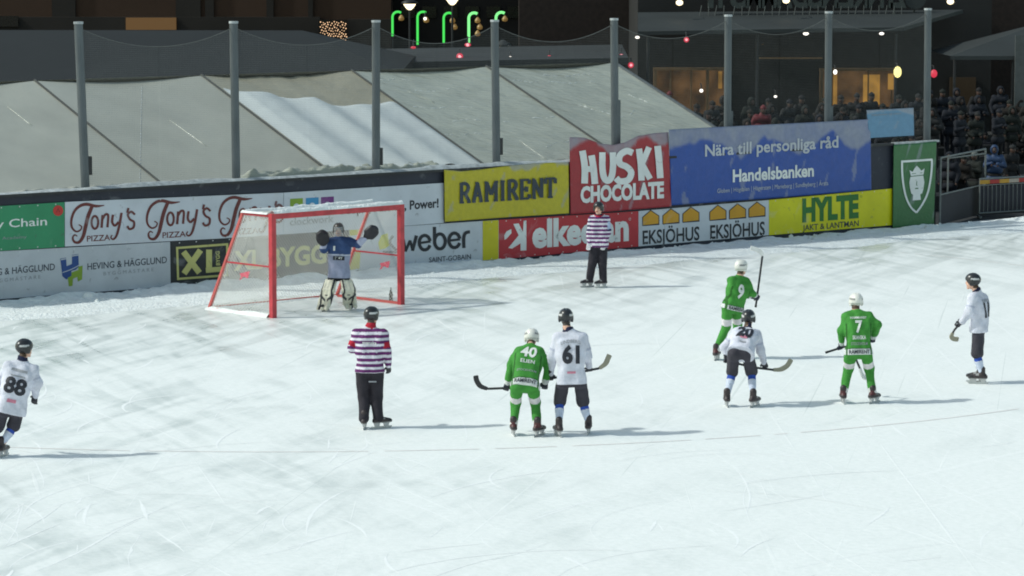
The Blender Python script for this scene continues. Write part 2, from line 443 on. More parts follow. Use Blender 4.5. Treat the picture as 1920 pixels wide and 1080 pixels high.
def ellipse_px(c, rx, ry, n=20): return [(c[0] + rx * math.cos(2 * math.pi * i / n), c[1] + ry * math.sin(2 * math.pi * i / n)) for i in range(n)]
def panel(quad, m, label, off=.03, name="advertising_board", cat="advertising board"):
    """a flat sheet on the wall; quad is top-left, top-right, bottom-right, bottom-left"""
    P = [bpt(x, y, off) for x, y in (quad[3], quad[2], quad[1], quad[0])]
    base = (P[0] + P[1]) / 2
    t = thing(name, base, label, cat, "advertising boards on the rink wall")
    mb = MB(); bk = [p - N * .025 for p in P]
    mb.hexa([P[0], P[1], bk[1], bk[0], P[3], P[2], bk[2], bk[3]])
    mb.build("board_panel", m, t); 
    L_ = np.linalg.norm(P[1] - P[0]); n_ = max(2, int(L_ / .42)); sb = MB()
    for k in range(n_):
        u = (k + .5) / n_
        for a_, b_, dz in ((P[0], P[1], .035), (P[3], P[2], -.035)): sb.box(a_ + (b_ - a_) * u + Z * dz + N * .003, E * .012, N * .003, Z * .012)
    so_ = sb.build("staple_row", M_STAPLE, t); so_["kind"] = "stuff"
    return t

# the wall that carries it all: low dark boards with a rim, snow on its top
ZT = lambda px, py: bpt(px, py, 0)[2]
def rink_wall():
    t = thing("rink_wall", wall(8, -.1, 0), "long dark low wall at the rink's end that carries the advertising boards", "wall")
    a, b, c = s_of(bpt(-190, 520)), s_of(bpt(836, 430)), s_of(bpt(1676, 380))
    zt = 2.25
    mb = MB(); mb.box(wall((a + c) / 2, -.06, zt / 2), E * (c - a) / 2, N * .05, Z * zt / 2); mb.build("wall_boarding", M_NAVY, t)
    mb = MB(); mb.box(wall((a + c) / 2, -.04, zt + .035), E * (c - a) / 2, N * .12, Z * .03); mb.build("wall_rim", M_DARKB, t)
    S = np.arange(a, b + 6, .07); W = np.linspace(-.3, .07, 7); ss, ww = np.meshgrid(S, W, indexing='ij')
    arch = 1 - ((ww + .115) / .185) ** 2
    h = zt + .066 + arch * (.02 + .13 * vnoise(ss * 1.6, ww * 6, 4, 4) * vnoise(ss * .5, ww * 0, 14, 2)) 
    P = B0 + ss[..., None] * E + ww[..., None] * N + h[..., None] * Z
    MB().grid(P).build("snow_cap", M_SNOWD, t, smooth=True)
rink_wall()
OFF = .03; TOPO = OFF

# --- lower row
p = panel([(-120, 478), (319, 453.5), (320, 537), (-120, 570)], M_GREYW, "grey board reading HEVING & HÄGGLUND with a blue and green emblem, at the far left")
letters(p, "HEVING & HÄGGLUND", (164, 506), (313, 493), 12, M_INK, OFF, .008)
letters(p, "HEVING & HÄGGLUND", (-47, 520), (103, 506), 12, M_INK, OFF, .008)
letters(p, "BYGGMÄSTARE", (194, 516.5), (288, 508.5), 6.5, M_PALEI, OFF, 0, sp=1.5)
letters(p, "BYGGMÄSTARE", (-18, 531), (76, 522), 6.5, M_PALEI, OFF, 0, sp=1.5)
def tower_emblem(dx, dy):
    g = lambda pts: [(x + dx, y + dy) for x, y in pts]
    poly(p, "emblem", g([(113, 485), (124, 483), (125, 499), (135, 495), (135, 478), (147, 476), (148, 500), (142, 506), (134, 508), (134, 520), (124, 524), (117, 518)]), M_BLUEI, OFF)
    poly(p, "emblem", g([(127, 521), (134, 517), (134, 511), (147, 506), (147, 500), (155, 498), (154, 524), (146, 528), (145, 519), (137, 523), (136, 536), (129, 537)]), M_LIMEI, OFF + .001)
    strokes(p, "emblem", [(g([(114, 487), (124, 485)]), 2, 1), (g([(135, 480), (147, 478)]), 2, 1), (g([(117, 511), (134, 505), (149, 497)]), 1.4, 4)], M_GREYW, OFF + .002)
tower_emblem(0, 0); tower_emblem(-211, 14)
p = panel([(320.5, 453.4), (654.5, 431), (654.5, 511), (320.5, 537)], M_DARKB, "dark board with big cream letters XL and BYGG behind the goal net")
for q in (strokes(p, "frame_line", [([(332, 465), (426, 458)], 4, 1), ([(426, 456), (426, 514)], 4, 1), ([(428, 516), (333, 523)], 4, 1), ([(334, 525), (332, 463)], 4, 1)], M_CREAM, OFF),): pass
strokes(p, "lettering", [([(344, 472), (374, 511.5)], 11, 1), ([(376, 469), (345, 513)], 11, 1), ([(392, 468), (392, 510)], 11, 1), ([(386, 507), (420, 504)], 9.5, 1)], M_CREAM, OFF)
letters(p, "BYGG", (412.5, 497.5), (411.5, 471), 7, M_CREAM, OFF, .03, up=(-1, .0))
letters(p, "XL BYGG", (438, 506), (612, 492), 33, M_CREAM, OFF, .04)
p = panel([(655, 431), (935, 412.4), (935, 486.5), (655, 508)], M_WHITE, "white board reading weber with a yellow end, right of the goal")
poly(p, "yellow_field", [(905, 414.6), (934.6, 412.7), (934.6, 486), (905, 488.4)], M_YEL, OFF)
poly(p, "yellow_field", [(655.5, 431.3), (676, 430), (676, 440), (655.5, 442)], M_YEL, OFF)
poly(p, "yellow_field", [(656, 475), (676, 470), (674, 504), (656, 506)], M_YEL, OFF)
poly(p, "emblem", [(715, 441), (727, 437), (728, 447), (733, 459), (722, 466), (712, 468), (709, 456)], M_YEL2, OFF)
strokes(p, "emblem", [([(737, 442), (731, 455), (744, 470)], 5, 4), ([(744, 473), (718, 472)], 4, 1)], M_GREYI, OFF)
# weber in round-ended strokes
wx = lambda x, y: (640 + x / 6.0, 340 + y / 6.0)
def wstroke(pts): return [wx(*q) for q in pts]
def arc_pts(cx, cy, rx, ry, a0, a1, n=16): return [(cx + rx * math.cos(R(a0 + (a1 - a0) * i / n)), cy + ry * math.sin(R(a0 + (a1 - a0) * i / n))) for i in range(n + 1)]
strokes(p, "lettering", [(wstroke([(690, 630), (722, 790)]), 6.2, 1), (wstroke([(720, 790), (775, 665)]), 5.2, 1), (wstroke([(772, 665), (806, 780)]), 5.2, 1), (wstroke([(800, 782), (846, 610)]), 6.2, 1),
    (wstroke([(876, 695), (1004, 676)]), 4.6, 1), (wstroke(arc_pts(939, 690, 62, 82, -12, -340)), 6.2, 1),
    (wstroke([(1048, 512), (1050, 700)]), 6.2, 1), (wstroke(arc_pts(1110, 676, 60, 84, 180, 540, 24)), 6.2, 1),
    (wstroke([(1212, 668), (1336, 652)]), 4.6, 1), (wstroke(arc_pts(1273, 664, 62, 82, -12, -340)), 6.2, 1),
    (wstroke([(1380, 750), (1378, 640), (1392, 590), (1420, 572), (1448, 570)]), 6.2, 4)], M_BLK, OFF)
letters(p, "SAINT-GOBAIN", (804.5, 492), (883, 485.5), 9, M_INK, OFF, .01)
p = panel([(935.4, 412.3), (1197, 396), (1197, 462), (935.4, 486.4)], M_RED, "red board with white letters reading elkedjan, behind the standing referee")
ex = lambda x, y: (800 + x / 4.0, 220 + y / 4.0)
poly(p, "emblem", [ex(728, 775), ex(748, 773), ex(748, 998), ex(704, 1000), ex(704, 945), ex(640, 985), ex(612, 980), ex(690, 885), ex(650, 800), ex(690, 795), ex(722, 860)], M_WINK, OFF)
poly(p, "emblem", [ex(582, 885), ex(600, 855), ex(634, 838), ex(636, 868), ex(600, 910), ex(584, 918)], M_WINK, OFF)
letters(p, "elkedjan", ex(792, 972), ex(1516, 915), 47.5, M_WINK, OFF, .045)
strokes(p, "mark", [(ellipse_px((1181, 411), 1.8, 2.2, 10) + [(1182.8, 411)], .5, 1)], M_WINK, OFF)
p = panel([(1197.4, 395.9), (1441.5, 375), (1441.5, 441), (1197.4, 462)], M_WHITE, "white board with six orange house shapes and the word EKSJÖHUS twice")
kx = lambda x, y: (1180 + x / 3.692, 350 + y / 3.692)
for (hx, hy) in ((148, 218), (288, 207), (426, 195), (613, 182), (749, 172), (883, 160)):
    q = [kx(hx - 56, hy + 52), kx(hx - 56, hy - 6), kx(hx, hy - 54), kx(hx + 57, hy - 16), kx(hx + 57, hy + 42)]
    poly(p, "house_mark", q, M_ORI, OFF)
    strokes(p, "house_mark", [(q + [q[0], q[1]], 1.6, 1)], M_BLK, OFF + .001)
letters(p, "EKSJÖHUS", kx(92, 398), kx(486, 368), 24.5, M_BLK, OFF, .02)
letters(p, "EKSJÖHUS", kx(560, 361), kx(938, 334), 24.5, M_BLK, OFF, .02)
p = panel([(1442, 375), (1673, 353.5), (1673, 422), (1442, 441)], M_YEL2, "bright yellow board reading HYLTE in green letters")
letters(p, "HYLTE", kx(1197, 238), kx(1588, 206), 39, M_GREENI, OFF, .055)
letters(p, "JAKT & LANTMAN", kx(1200, 305), kx(1588, 272), 10.5, M_INK, OFF, .012)
strokes(p, "mark", [([kx(*q) for q in ellipse_px((1605, 68), 6, 8, 10)] + [kx(1611, 68)], .5, 1)], M_GREENI, OFF)

# --- upper row
p = panel([(-120, 394), (121, 379), (121, 463), (-120, 478)], M_GREEN, "green board with white letters and a red dot at the far left")
letters(p, "Supply Chain", (-74, 432), (88, 422), 15, M_WINK, OFF, .008)
letters(p, "Academy", (4, 449.5), (50, 446.5), 5.5, M_PALEI, OFF, .0)
poly(p, "round_mark", ellipse_px((109, 395), 9.5, 10), M_REDI, OFF)
strokes(p, "round_mark", [([(106, 398), (109, 391), (112, 398)], 1.3, 1)], M_BROWNI, OFF + .001)
p = panel([(122, 378.8), (531.5, 361.4), (531.5, 441), (122, 462.4)], M_WHITE, "white board with the brown script Tony's Pizza repeated three times")
def tonys(dx, dy):
    g = lambda pts: [((x + dx) / 4.0, 340 + (y + dy) / 4.0) for x, y in pts]
    sw = lambda a: [q / 4.0 for q in a]
    strokes(p, "lettering", [
        (g([(590, 325), (612, 340), (602, 366), (570, 376), (540, 345), (536, 290), (558, 225), (600, 185), (650, 172), (720, 186), (784, 180)]), sw([8, 10, 12, 14, 16, 18, 20, 22, 24, 22, 4]), 6),
        (g([(690, 190), (662, 260), (642, 340), (625, 410), (595, 455), (560, 455), (546, 425), (560, 402), (580, 412)]), sw([26, 28, 28, 26, 22, 18, 14, 11, 8]), 6),
        (g(arc_pts(712, 308, 25, 48, 0, 360)), 4.2, 1),
        (g([(770, 252), (762, 348)]), 4.6, 1), (g([(768, 285), (790, 250), (812, 258), (806, 345)]), 4.4, 6),
        (g([(848, 250), (842, 305), (862, 332), (890, 305)]), 4.4, 6), (g([(912, 236), (896, 330), (874, 408), (850, 434), (832, 422), (842, 402)]), sw([18, 19, 17, 14, 10, 8]), 6),
        (g([(964, 200), (955, 236)]), 4, 1),
        (g([(1012, 250), (985, 228), (960, 250), (975, 285), (1005, 305), (1002, 345), (972, 358), (955, 335)]), 4.2, 6)], M_BROWNI, OFF)
    letters(p, "PIZZA", g([(652, 452)])[0], g([(826, 441)])[0], 10.5, M_BROWNI, OFF, .012)
tonys(0, 0); tonys(567, -26); tonys(1110, -52)
p = panel([(532.5, 361.3), (832, 343), (832, 418), (532.5, 440.6)], M_WHITE, "white board with three coloured squares reading clockwork and Power!, partly behind the goal")
letters(p, "People, Passion, Power!", (640, 402), (822.5, 388.5), 16, M_BLK, OFF, .028)
letters(p, "clockwork", (543.5, 423), (626, 416), 13, M_PALEI, OFF, .02)
for x, mm in ((556, M_LIMEI), (585.5, M_CYANI), (614, M_PURI)):
    y = 383 - (x - 556) * .055
    poly(p, "square_mark", [(x - 12, y - 10), (x + 12, y - 11.5), (x + 12, y + 14), (x - 12, y + 15.5)], mm, OFF)
    poly(p, "square_mark", ellipse_px((x, y + 5), 6, 6.5, 14), M_WHITE, OFF + .001)

# --- cloth banners hung in front
def cloth(name, rgb, dark=None, seed=0, rough=.5):
    m = mat(name, lin(*rgb), rough, var=.10, scale=1.6, bump=.02, bscale=3.2, spec=.45)
    return m
M_BCLOTH = attr_mat("frosted_banner_cloth", .42, .45, .004, .10)
def banner(top, bottom, m, label, off=.10, amp=.03, seed=1, nu=90, nv=40, freq=.02, frost=(.1, .0)):
    """top and bottom edges as photo polylines; sheet hangs with folds"""
    disp = lambda x, y: amp * (2 * float(vnoise(x * freq + seed, (y + x * .6) * freq * .9, seed, 3)) - 1)
    tx, ty = zip(*top); bx, by = zip(*bottom); P = np.zeros((nu, nv, 3))
    for i in range(nu):
        u = i / (nu - 1); xt = tx[0] + (tx[-1] - tx[0]) * u; xb = bx[0] + (bx[-1] - bx[0]) * u
        yt = np.interp(xt, tx, ty); yb = np.interp(xb, bx, by)
        for j in range(nv):
            v = j / (nv - 1); x, y = xt + (xb - xt) * v, yt + (yb - yt) * v
            P[i, j] = bpt(x, y, off + disp(x, y))
    t = thing("banner", (P[0, -1] + P[-1, -1]) / 2, label, "banner", "cloth banners hung over the rink wall")
    mb = MB(); mb.grid(P); mb.f = [f for f in mb.f]
    mb.f = facing(np.array(mb.v), mb.f, N)
    U, Vv = np.meshgrid(np.linspace(0, 1, nu), np.linspace(0, 1, nv), indexing='ij'); asp = (bx[-1] - bx[0]) / 60.0
    nz = vnoise(U * asp * 2.2 + Vv * .8, Vv * 1.6, seed + 40, 3); tri = np.abs(((U * asp * .42 + .2 * seed + .9 * vnoise(U * asp * .6, U * 0, seed + 9, 2)) % 1) - .5) * 2
    line = frost[0] + frost[1] * (tri - .5) + .22 * (nz - .5)
    fm = np.clip((line - Vv) / .05, 0, 1) * (.55 + .35 * vnoise(U * asp * 6, Vv * 7, seed + 60, 3)) * (frost[0] > 0)
    fm = np.maximum(fm, np.clip((vnoise(U * asp * 7 + Vv * 5, Vv * 2 - U * asp * 2, seed + 80, 2) - .76) * 9, 0, .45))
    colr = np.array(m)[None] * (1 - fm.reshape(-1, 1)) + np.array(lin(150, 154, 164))[None] * fm.reshape(-1, 1)
    o = mesh_obj("banner_cloth", mb.v, mb.f, M_BCLOTH, t, smooth=True, cols=colr)
    sd = o.modifiers.new("thickness", 'SOLIDIFY'); sd.thickness = .006; sd.offset = -1
    return t, disp
M_BYEL = lin(188, 176, 34); M_BRED = lin(160, 40, 50); M_BBLU = lin(40, 78, 158); M_BLBL = lin(96, 140, 172); M_BGRN = lin(52, 108, 62); M_BGRNI = paint("green_cloth_ink", (52, 108, 62))
BO = .10
p, d = banner([(833, 318), (865, 321), (900, 318), (945, 312), (1000, 306), (1066, 304)], [(834, 416), (940, 408), (1067, 400)], M_BYEL, "yellow cloth banner reading RAMIRENT above the white weber board", seed=2, amp=.03, frost=(.06, .12))
def slab(parent, word, p0, p1, h, wgt, m, off, disp):
    G = {"R": [[(.18, 0), (.18, 1)], [(0, 0), (.42, 0)], [(0, 1), (.2, 1)], [(.18, 1), (.62, .98), (.82, .78), (.62, .52), (.2, .48)], [(.48, .5), (.9, .04)], [(.7, 0), (1.05, 0)]],
         "A": [[(.5, 1), (.14, 0)], [(.5, 1), (.86, 0)], [(.24, .32), (.76, .32)], [(0, 0), (.34, 0)], [(.66, 0), (1, 0)], [(.28, 1), (.6, 1)]],
         "M": [[(.14, 0), (.14, 1)], [(.86, 0), (.86, 1)], [(.16, 1), (.5, .32)], [(.84, 1), (.5, .32)], [(0, 0), (.32, 0)], [(.68, 0), (1, 0)], [(-.02, 1), (.22, 1)], [(.78, 1), (1.02, 1)]],
         "I": [[(.5, 0), (.5, 1)], [(.14, 0), (.86, 0)], [(.14, 1), (.86, 1)]],
         "E": [[(.18, 0), (.18, 1)], [(0, 0), (.86, 0)], [(0, 1), (.86, 1)], [(.2, .5), (.62, .5)], [(.88, 0), (.88, .22)], [(.88, 1), (.88, .78)], [(.62, .36), (.62, .64)]],
         "N": [[(.14, 0), (.14, 1)], [(.86, 0), (.86, 1)], [(.16, .98), (.84, .02)], [(0, 0), (.32, 0)], [(-.02, 1), (.24, 1)], [(.68, 1), (1.02, 1)]],
         "T": [[(.5, 0), (.5, 1)], [(.26, 0), (.74, 0)], [(.02, 1), (.98, 1)], [(.04, 1), (.04, .72)], [(.96, 1), (.96, .72)]]}
    W = {"I": .5, "M": 1.15}; tot = sum(W.get(c, .92) + .16 for c in word) - .16
    p0, p1 = np.array(p0, float), np.array(p1, float); x = 0; S = []
    for c in word:
        w = W.get(c, .92)
        for st in G[c]:
            q = [p0 + (p1 - p0) * (x + a * w) / tot + np.array([0, -h * b]) for a, b in st]
            S.append((q, wgt * (.62 if len(st) == 2 and st[0][1] == st[1][1] else 1.0), 5 if len(st) > 3 else 1))
        x += w + .16
    strokes(parent, "lettering", S, m, off, disp)
slab(p, "RAMIRENT", (862, 380), (1042, 369), 35, 6.4, M_INK, BO + .010, d)
p, d = banner([(1068, 257), (1096, 258), (1125, 269), (1150, 272), (1172, 267), (1196, 255), (1225, 250), (1253, 247.5)], [(1070, 402), (1150, 396), (1259, 387)], M_BRED,
    "red cloth banner with a sagging top reading HUSKI CHOCOLATE", seed=5, amp=.035, frost=(.13, .2))
hx = lambda x, y: (800 + x / 4.0, 220 + y / 4.0)
hs = lambda pts: [hx(*q) for q in pts]
strokes(p, "lettering", [(hs([(1168, 250), (1186, 372), (1184, 496)]), 12.5, 4), (hs([(1236, 285), (1252, 390), (1262, 500)]), 12.5, 4), (hs([(1186, 384), (1256, 392)]), 11, 1),
    (hs([(1318, 262), (1318, 380), (1332, 455), (1362, 475), (1388, 440), (1398, 360), (1396, 262)]), 12, 5),
    (hs([(1546, 268), (1500, 252), (1450, 285), (1448, 345), (1500, 372), (1534, 415), (1510, 470), (1450, 480), (1420, 455)]), 12, 5),
    (hs([(1592, 236), (1606, 350), (1612, 474)]), 12, 4), (hs([(1668, 224), (1610, 360)]), 11, 1), (hs([(1612, 345), (1676, 462)]), 11, 1),
    (hs([(1732, 214), (1744, 340), (1752, 456)]), 12.5, 4)], M_WINK, BO + .010, d)
letters(p, "CHOCOLATE", hx(1154, 637), hx(1780, 598), 27.5, M_WINK, BO + .010, .05, disp=d)
p, d = banner([(1254, 243), (1350, 238), (1450, 233), (1550, 228), (1632, 223.5)], [(1259, 385), (1440, 372), (1634, 356)], M_BBLU,
    "big blue cloth banner reading Handelsbanken", seed=9, amp=.06, nu=160, freq=.02, frost=(.30, .30))
letters(p, "Nära till personliga råd", (1322, 293), (1572, 276), 21, M_PALEW, BO + .008, .022, disp=d)
letters(p, "Handelsbanken", (1374, 341), (1526, 330), 22, M_WINK, BO + .010, .03, disp=d)
letters(p, "Globen | Högdalen | Hägersten | Marieberg | Sundbyberg | Årsta", (1345, 362), (1553, 347), 8, M_PALEW, BO + .010, 0, disp=d)
p, d = banner([(1625, 206.5), (1668, 204.5), (1713, 202)], [(1630, 259), (1670, 256.5), (1714, 254)], M_BLBL, "small light blue cloth sign hung at the top beside the big blue banner", seed=4, amp=.03, nu=40, nv=24, frost=(.35, .5))
letters(p, "Välkommen till match", (1634, 217.5), (1690, 214), 3.4, M_PALEI, BO + .010, 0.01, disp=d)
p, d = banner([(1676, 271.5), (1715, 268.5), (1756, 265)], [(1674, 428), (1715, 425.5), (1751, 423)], M_BGRN, "green cloth banner with a white crowned head on a shield", seed=6, amp=.02, frost=(0, 0))
gx = lambda x, y: (1660 + x / 5.684, 250 + y / 5.684)
gs = lambda pts: [gx(*q) for q in pts]
strokes(p, "shield", [(gs([(178, 298), (180, 420), (195, 560), (225, 690), (275, 790), (332, 845)]), 3.6, 5), (gs([(332, 845), (395, 755), (450, 640), (480, 500), (494, 380), (497, 278)]), 3.6, 5), (gs([(168, 302), (502, 280)]), 4.0, 1)], M_WINK, BO + .010, d)
poly(p, "crown", gs([(258, 390), (290, 412), (310, 375), (336, 345), (362, 372), (385, 398), (418, 372), (406, 440), (272, 455)]), M_WINK, BO + .010, d)
poly(p, "crest_head", gs([(268, 464), (404, 450), (416, 520), (404, 600), (392, 640), (372, 650), (378, 708), (290, 716), (296, 655), (276, 640), (262, 580), (256, 520)]), M_WINK, BO + .010, d)
strokes(p, "crest_face", [(gs([(300, 498), (322, 494)]), 2.0, 1), (gs([(352, 492), (376, 490)]), 2.0, 1), (gs([(336, 510), (332, 552), (342, 556)]), 1.4, 1), (gs([(318, 590), (338, 586), (352, 588)]), 2.0, 1), (gs([(282, 432), (396, 420)]), 1.2, 1)], M_BGRNI, BO + .008, d)
mb = MB()      # the plank that the green banner hangs from
a, b = bpt(1674, 269, .03), bpt(1758, 264, .03); mb.beam(a, b, .14, .05)
tag(mb.build("banner_rail", M_SNOWD), "snow covered rail along the top of the green crest banner", "rail")
mb = MB(); a, b = bpt(1676, 427, -.06), bpt(1752, 422, -.06); h = 2.2
mb.box((a + b) / 2 * A3(1, 1, 0) + Z * h / 2, (b - a) * A3(.5, .5, 0), N * .04, Z * h / 2)
tag(mb.build("wall_panel", M_DARKB), "dark wall panel that the green crest banner hangs on", "wall panel")

# ================================================================== POLES AND ROPE
M_POLE = mat("galvanised_steel", lin(88, 95, 99), .5, .25, var=.2, scale=4, stretch=(1, 1, .3))
M_DARKM = mat("dark_metal", (.03, .032, .035), .5, .3)
M_CORD = mat("grey_net_cord", (.17, .18, .175), .8)
M_ROPE = mat("grey_rope", lin(96, 98, 96), .8)
polespec = [((147, 45), (160, 350), "first post from the left, carrying a small dark box"), ((438, 44), (443, 345), "second post from the left, standing behind the goal's left end"),
    ((705, 42), (705, 330), "post standing before the snow covered tent roof"), ((927.5, 41), (931, 310), "post standing above the yellow banner with slab letters"), ((1151.5, 38), (1153, 275), "post standing behind the sagging red banner"),
    ((1365.5, 31), (1364, 245), "post behind the left half of the big blue banner"), ((1554, 25), (1552, 235), "post behind the right half of the big blue banner"), ((1740, 19), (1738, 265), "last post on the right, above the green crest banner")]
tops = []
for i, (a, b, lab) in enumerate(polespec):
    T = bpt(*a, -.24); Bm = bpt(*b, -.24); dr = (T - Bm) / (T[2] - Bm[2]); F0 = Bm - dr * Bm[2]
    t = thing("net_post", F0, "tall grey steel " + lab, "post", "tall steel posts along the rink wall")
    MB().tube([F0, T], .095, 14).build("pole", M_POLE, t, smooth=False)
    MB().tube([T, T + Z * .05], .105, 14).build("pole_cap", M_SNOWD, t)
    k = Bm + dr * (.45 if i in (0, 2, 3) else .7)
    if i in (0, 2, 3): MB().box(k + N * .0 + E * .10 , E * .05, N * .07, Z * .2).build("clamp_box", M_DARKM, t)
    if i in (4, 5, 6): MB().box(F0 + dr * (3.0 if i == 4 else 2.6) + E * .11, E * .035, N * .05, Z * .75).build("side_batten", M_POLE, t)
    tops.append(T)
for i in range(len(tops) - 1):
    a, b = tops[i] - Z * .08, tops[i + 1] - Z * .08
    pts = [a + (b - a) * k / 20 - Z * .42 * (1 - (k / 10 - 1) ** 2) for k in range(21)]
    bay = ["first and second", "second and third", "third and fourth", "fourth and fifth", "fifth and sixth", "sixth and seventh", "seventh and last"][i]
    mb = MB(); L = np.linalg.norm((b - a)[:2]); nv = int(L / .042); f0 = a * A3(1, 1, 0) - E * 0
    rz = lambda u: a[2] + (b[2] - a[2]) * u - .42 * (1 - (2 * u - 1) ** 2)
    P0, P1 = a * A3(1, 1, 0), b * A3(1, 1, 0)
    for k in range(1, nv): u = k / nv; q = P0 + (P1 - P0) * u; mb.tube([q + Z * 2.3, q + Z * rz(u)], .0014, 3, cap=False)
    zz_ = 2.34
    while zz_ < max(a[2], b[2]):
        us = [u for u in np.linspace(0, 1, 81) if rz(u) >= zz_]
        for half in ([u for u in us if u <= .5], [u for u in us if u > .5]):
            if len(half) > 1: mb.tube([P0 + (P1 - P0) * half[0] + Z * zz_, P0 + (P1 - P0) * half[-1] + Z * zz_], .0014, 3, cap=False)
        zz_ += .042
    tag(mb.build("safety_net", M_CORD), "fine grey safety netting stretched between the " + bay + " tall posts", "safety net", "safety nets between the posts")
    tag(MB().tube(pts, .009, 5).build("rope", M_ROPE), "slack grey rope strung between " + ["the first and second", "the second and third", "the third and fourth", "the fourth and fifth", "the fifth and sixth", "the sixth and seventh", "the seventh and last"][i] + " tall posts", "rope", "ropes between the posts")

# ================================================================== BIG TENT BEHIND THE BOARDS
M_TARP = mat("grey_tarpaulin", lin(168, 168, 157), .38, var=.10, scale=.7, bump=.035, bscale=1.3, spec=.5)
M_TARPW = mat("wrinkled_tarpaulin", lin(170, 173, 160), .24, var=.10, scale=1.4, bump=.11, bscale=2.4, spec=.6, stretch=(.6, 1.3, 1))
M_TARPB = mat("beige_tarpaulin", lin(158, 152, 132), .35, var=.1, scale=1.2, bump=.05, bscale=3, spec=.5)
M_RIB = mat("dark_seam", lin(70, 72, 70), .6)
EZ, RW, RISE, EO = 2.22, 5.4, 2.18, -.55
SLV = unit(-N * RW + Z * RISE); TN = unit(np.cross(E, SLV)); TN = TN if TN[2] > 0 else -TN
T0 = wall(0, EO, EZ)
def tent_pt(s, w, o=0.0): return T0 + E * s + SLV * w + TN * o
def tent_sw(px, py):
    P = onplane(px, py, T0, TN); d = P - T0; return float(np.dot(d, E)), float(np.dot(d, SLV))
WR = math.hypot(RW, RISE)
ribs = []
for (a, b) in (((60, 150), (310, 348)), ((385, 150), (630, 330)), ((670, 143), (905, 305)), ((935, 135), (1110, 265)), ((1160, 130), (1350, 240))):
    s0, w0 = tent_sw(*a); s1, w1 = tent_sw(*b); ribs.append((s0 + s1) / 2); print("rib", round(s0, 2), round(w0, 2), round(s1, 2), round(w1, 2))
tent = thing("marquee_tent", tent_pt(np.mean(ribs), 0) * A3(1, 1, 0), "large pale grey tarpaulin tent with a sloping roof behind the boards", "tent")
secs = [ribs[0] - 9.5, ribs[0] - 4.6] + ribs
def roof_o(i, u, v):
    sag = math.sin(math.pi * u); o = -.05 * sag * (.4 + .6 * v) - .05 * sag * v ** 4
    if i >= 4: o += .035 * (2 * float(vnoise(u * 3.2 + i * 9, v * 16, 31, 2)) - 1) * sag
    elif i == 3: o += .05 * max(0, v - .6) * (2 * float(vnoise(u * 14, v * 5, 6, 2)) - 1) * 2 * sag
    else: o += .018 * (2 * float(vnoise(u * 4 + i * 5, v * 4, 17, 3)) - 1) * sag
    return o
def on_roof(s, w, lift=0.0):
    i = max(0, min(len(secs) - 2, int(np.searchsorted(secs, s)) - 1)); u = (s - secs[i]) / (secs[i + 1] - secs[i])
    return tent_pt(s, w, roof_o(i, u, (w + .02) / WR) + lift)
for i in range(len(secs) - 1):
    a, b = secs[i], secs[i + 1]; nu, nv = 36, 36; P = np.zeros((nu, nv, 3))
    for j in range(nu):
        u = j / (nu - 1)
        for k in range(nv):
            v = k / (nv - 1); o = roof_o(i, u, v)
            P[j, k] = tent_pt(a + (b - a) * u, WR * v - .02, o)
    MB().grid(P).build("roof_panel", M_TARPB if i == 3 else (M_TARPW if i >= 4 else M_TARP), tent, smooth=True)
for i, s in enumerate(secs[1:]):
    MB().tube([tent_pt(s, -.05, .015), tent_pt(s, WR, .015)], .03 if i < len(secs) - 2 else .045, 6).build("roof_seam", M_RIB if i < len(secs) - 2 else M_POLE, tent)
sA, sB = secs[0], secs[-1]
top0 = lambda s: tent_pt(s, WR)
mb = MB()      # far slope, end gable and front wall
far = lambda s: tent_pt(s, 0) - N * 2 * RW
mb.add([top0(sA) , top0(sB), far(sB), far(sA)], [(0, 1, 2, 3)]); mb.build("far_roof_slope", M_TARP, tent)
mb = MB(); g = lambda p: p * A3(1, 1, 0)
mb.add([tent_pt(sB, 0), top0(sB), far(sB), g(far(sB)), g(tent_pt(sB, 0))], [(0, 1, 2, 3, 4)]); mb.build("gable_wall", M_TARP, tent)
mb = MB(); mb.add([tent_pt(sA, 0), tent_pt(sB, 0), g(tent_pt(sB, 0)), g(tent_pt(sA, 0))], [(0, 1, 2, 3)]); mb.build("front_wall", M_TARP, tent)
def tent_snow():
    a, b = ribs[1] + .10, ribs[2] - .02
    bd = [(415, 163), (440, 170), (490, 172), (520, 180), (545, 184), (575, 185), (600, 194), (640, 198), (680, 197), (715, 193), (735, 188)]
    bs = [tent_sw(*q) for q in bd]; nu, nv = 70, 40; P = np.zeros((nu, nv, 3))
    for i in range(nu):
        u = i / (nu - 1); s = a + (b - a) * u
        wt = np.interp(s, [q[0] for q in bs], [q[1] for q in bs])
        # the sheet's right end has slid a little lower
        for k in range(nv):
            v = k / (nv - 1); w = .02 + (wt - .02) * v
            ridge = .06 * math.sin(s * 2 * math.pi / 1.25 + .5 * v + 1) * math.sin(math.pi * min(1, u * 1.02))
            o = .0 + (.12 + ridge + .03 * float(vnoise(s * 3, w * 3, 9, 3))) * min(1, (1 - v) * 14) * min(1, u * 14, (1 - u) * 14 + .1) - .01
            P[i, k] = tent_pt(s, w, o)
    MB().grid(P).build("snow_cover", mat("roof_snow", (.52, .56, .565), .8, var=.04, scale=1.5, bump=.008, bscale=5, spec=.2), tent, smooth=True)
tent_snow()
mb = MB()      # lacing rope down the second roof sheet
s0, w0 = tent_sw(267, 158); s1, w1 = tent_sw(262, 344)
for k in range(30):
    a, b = on_roof(s0 + (s1 - s0) * k / 30, w0 + (w1 - w0) * k / 30), on_roof(s0 + (s1 - s0) * (k + .5) / 30, w0 + (w1 - w0) * (k + .5) / 30); mb.tube([a, b], .012, 5)
mb.build("lacing_rope", M_SNOWD, tent)
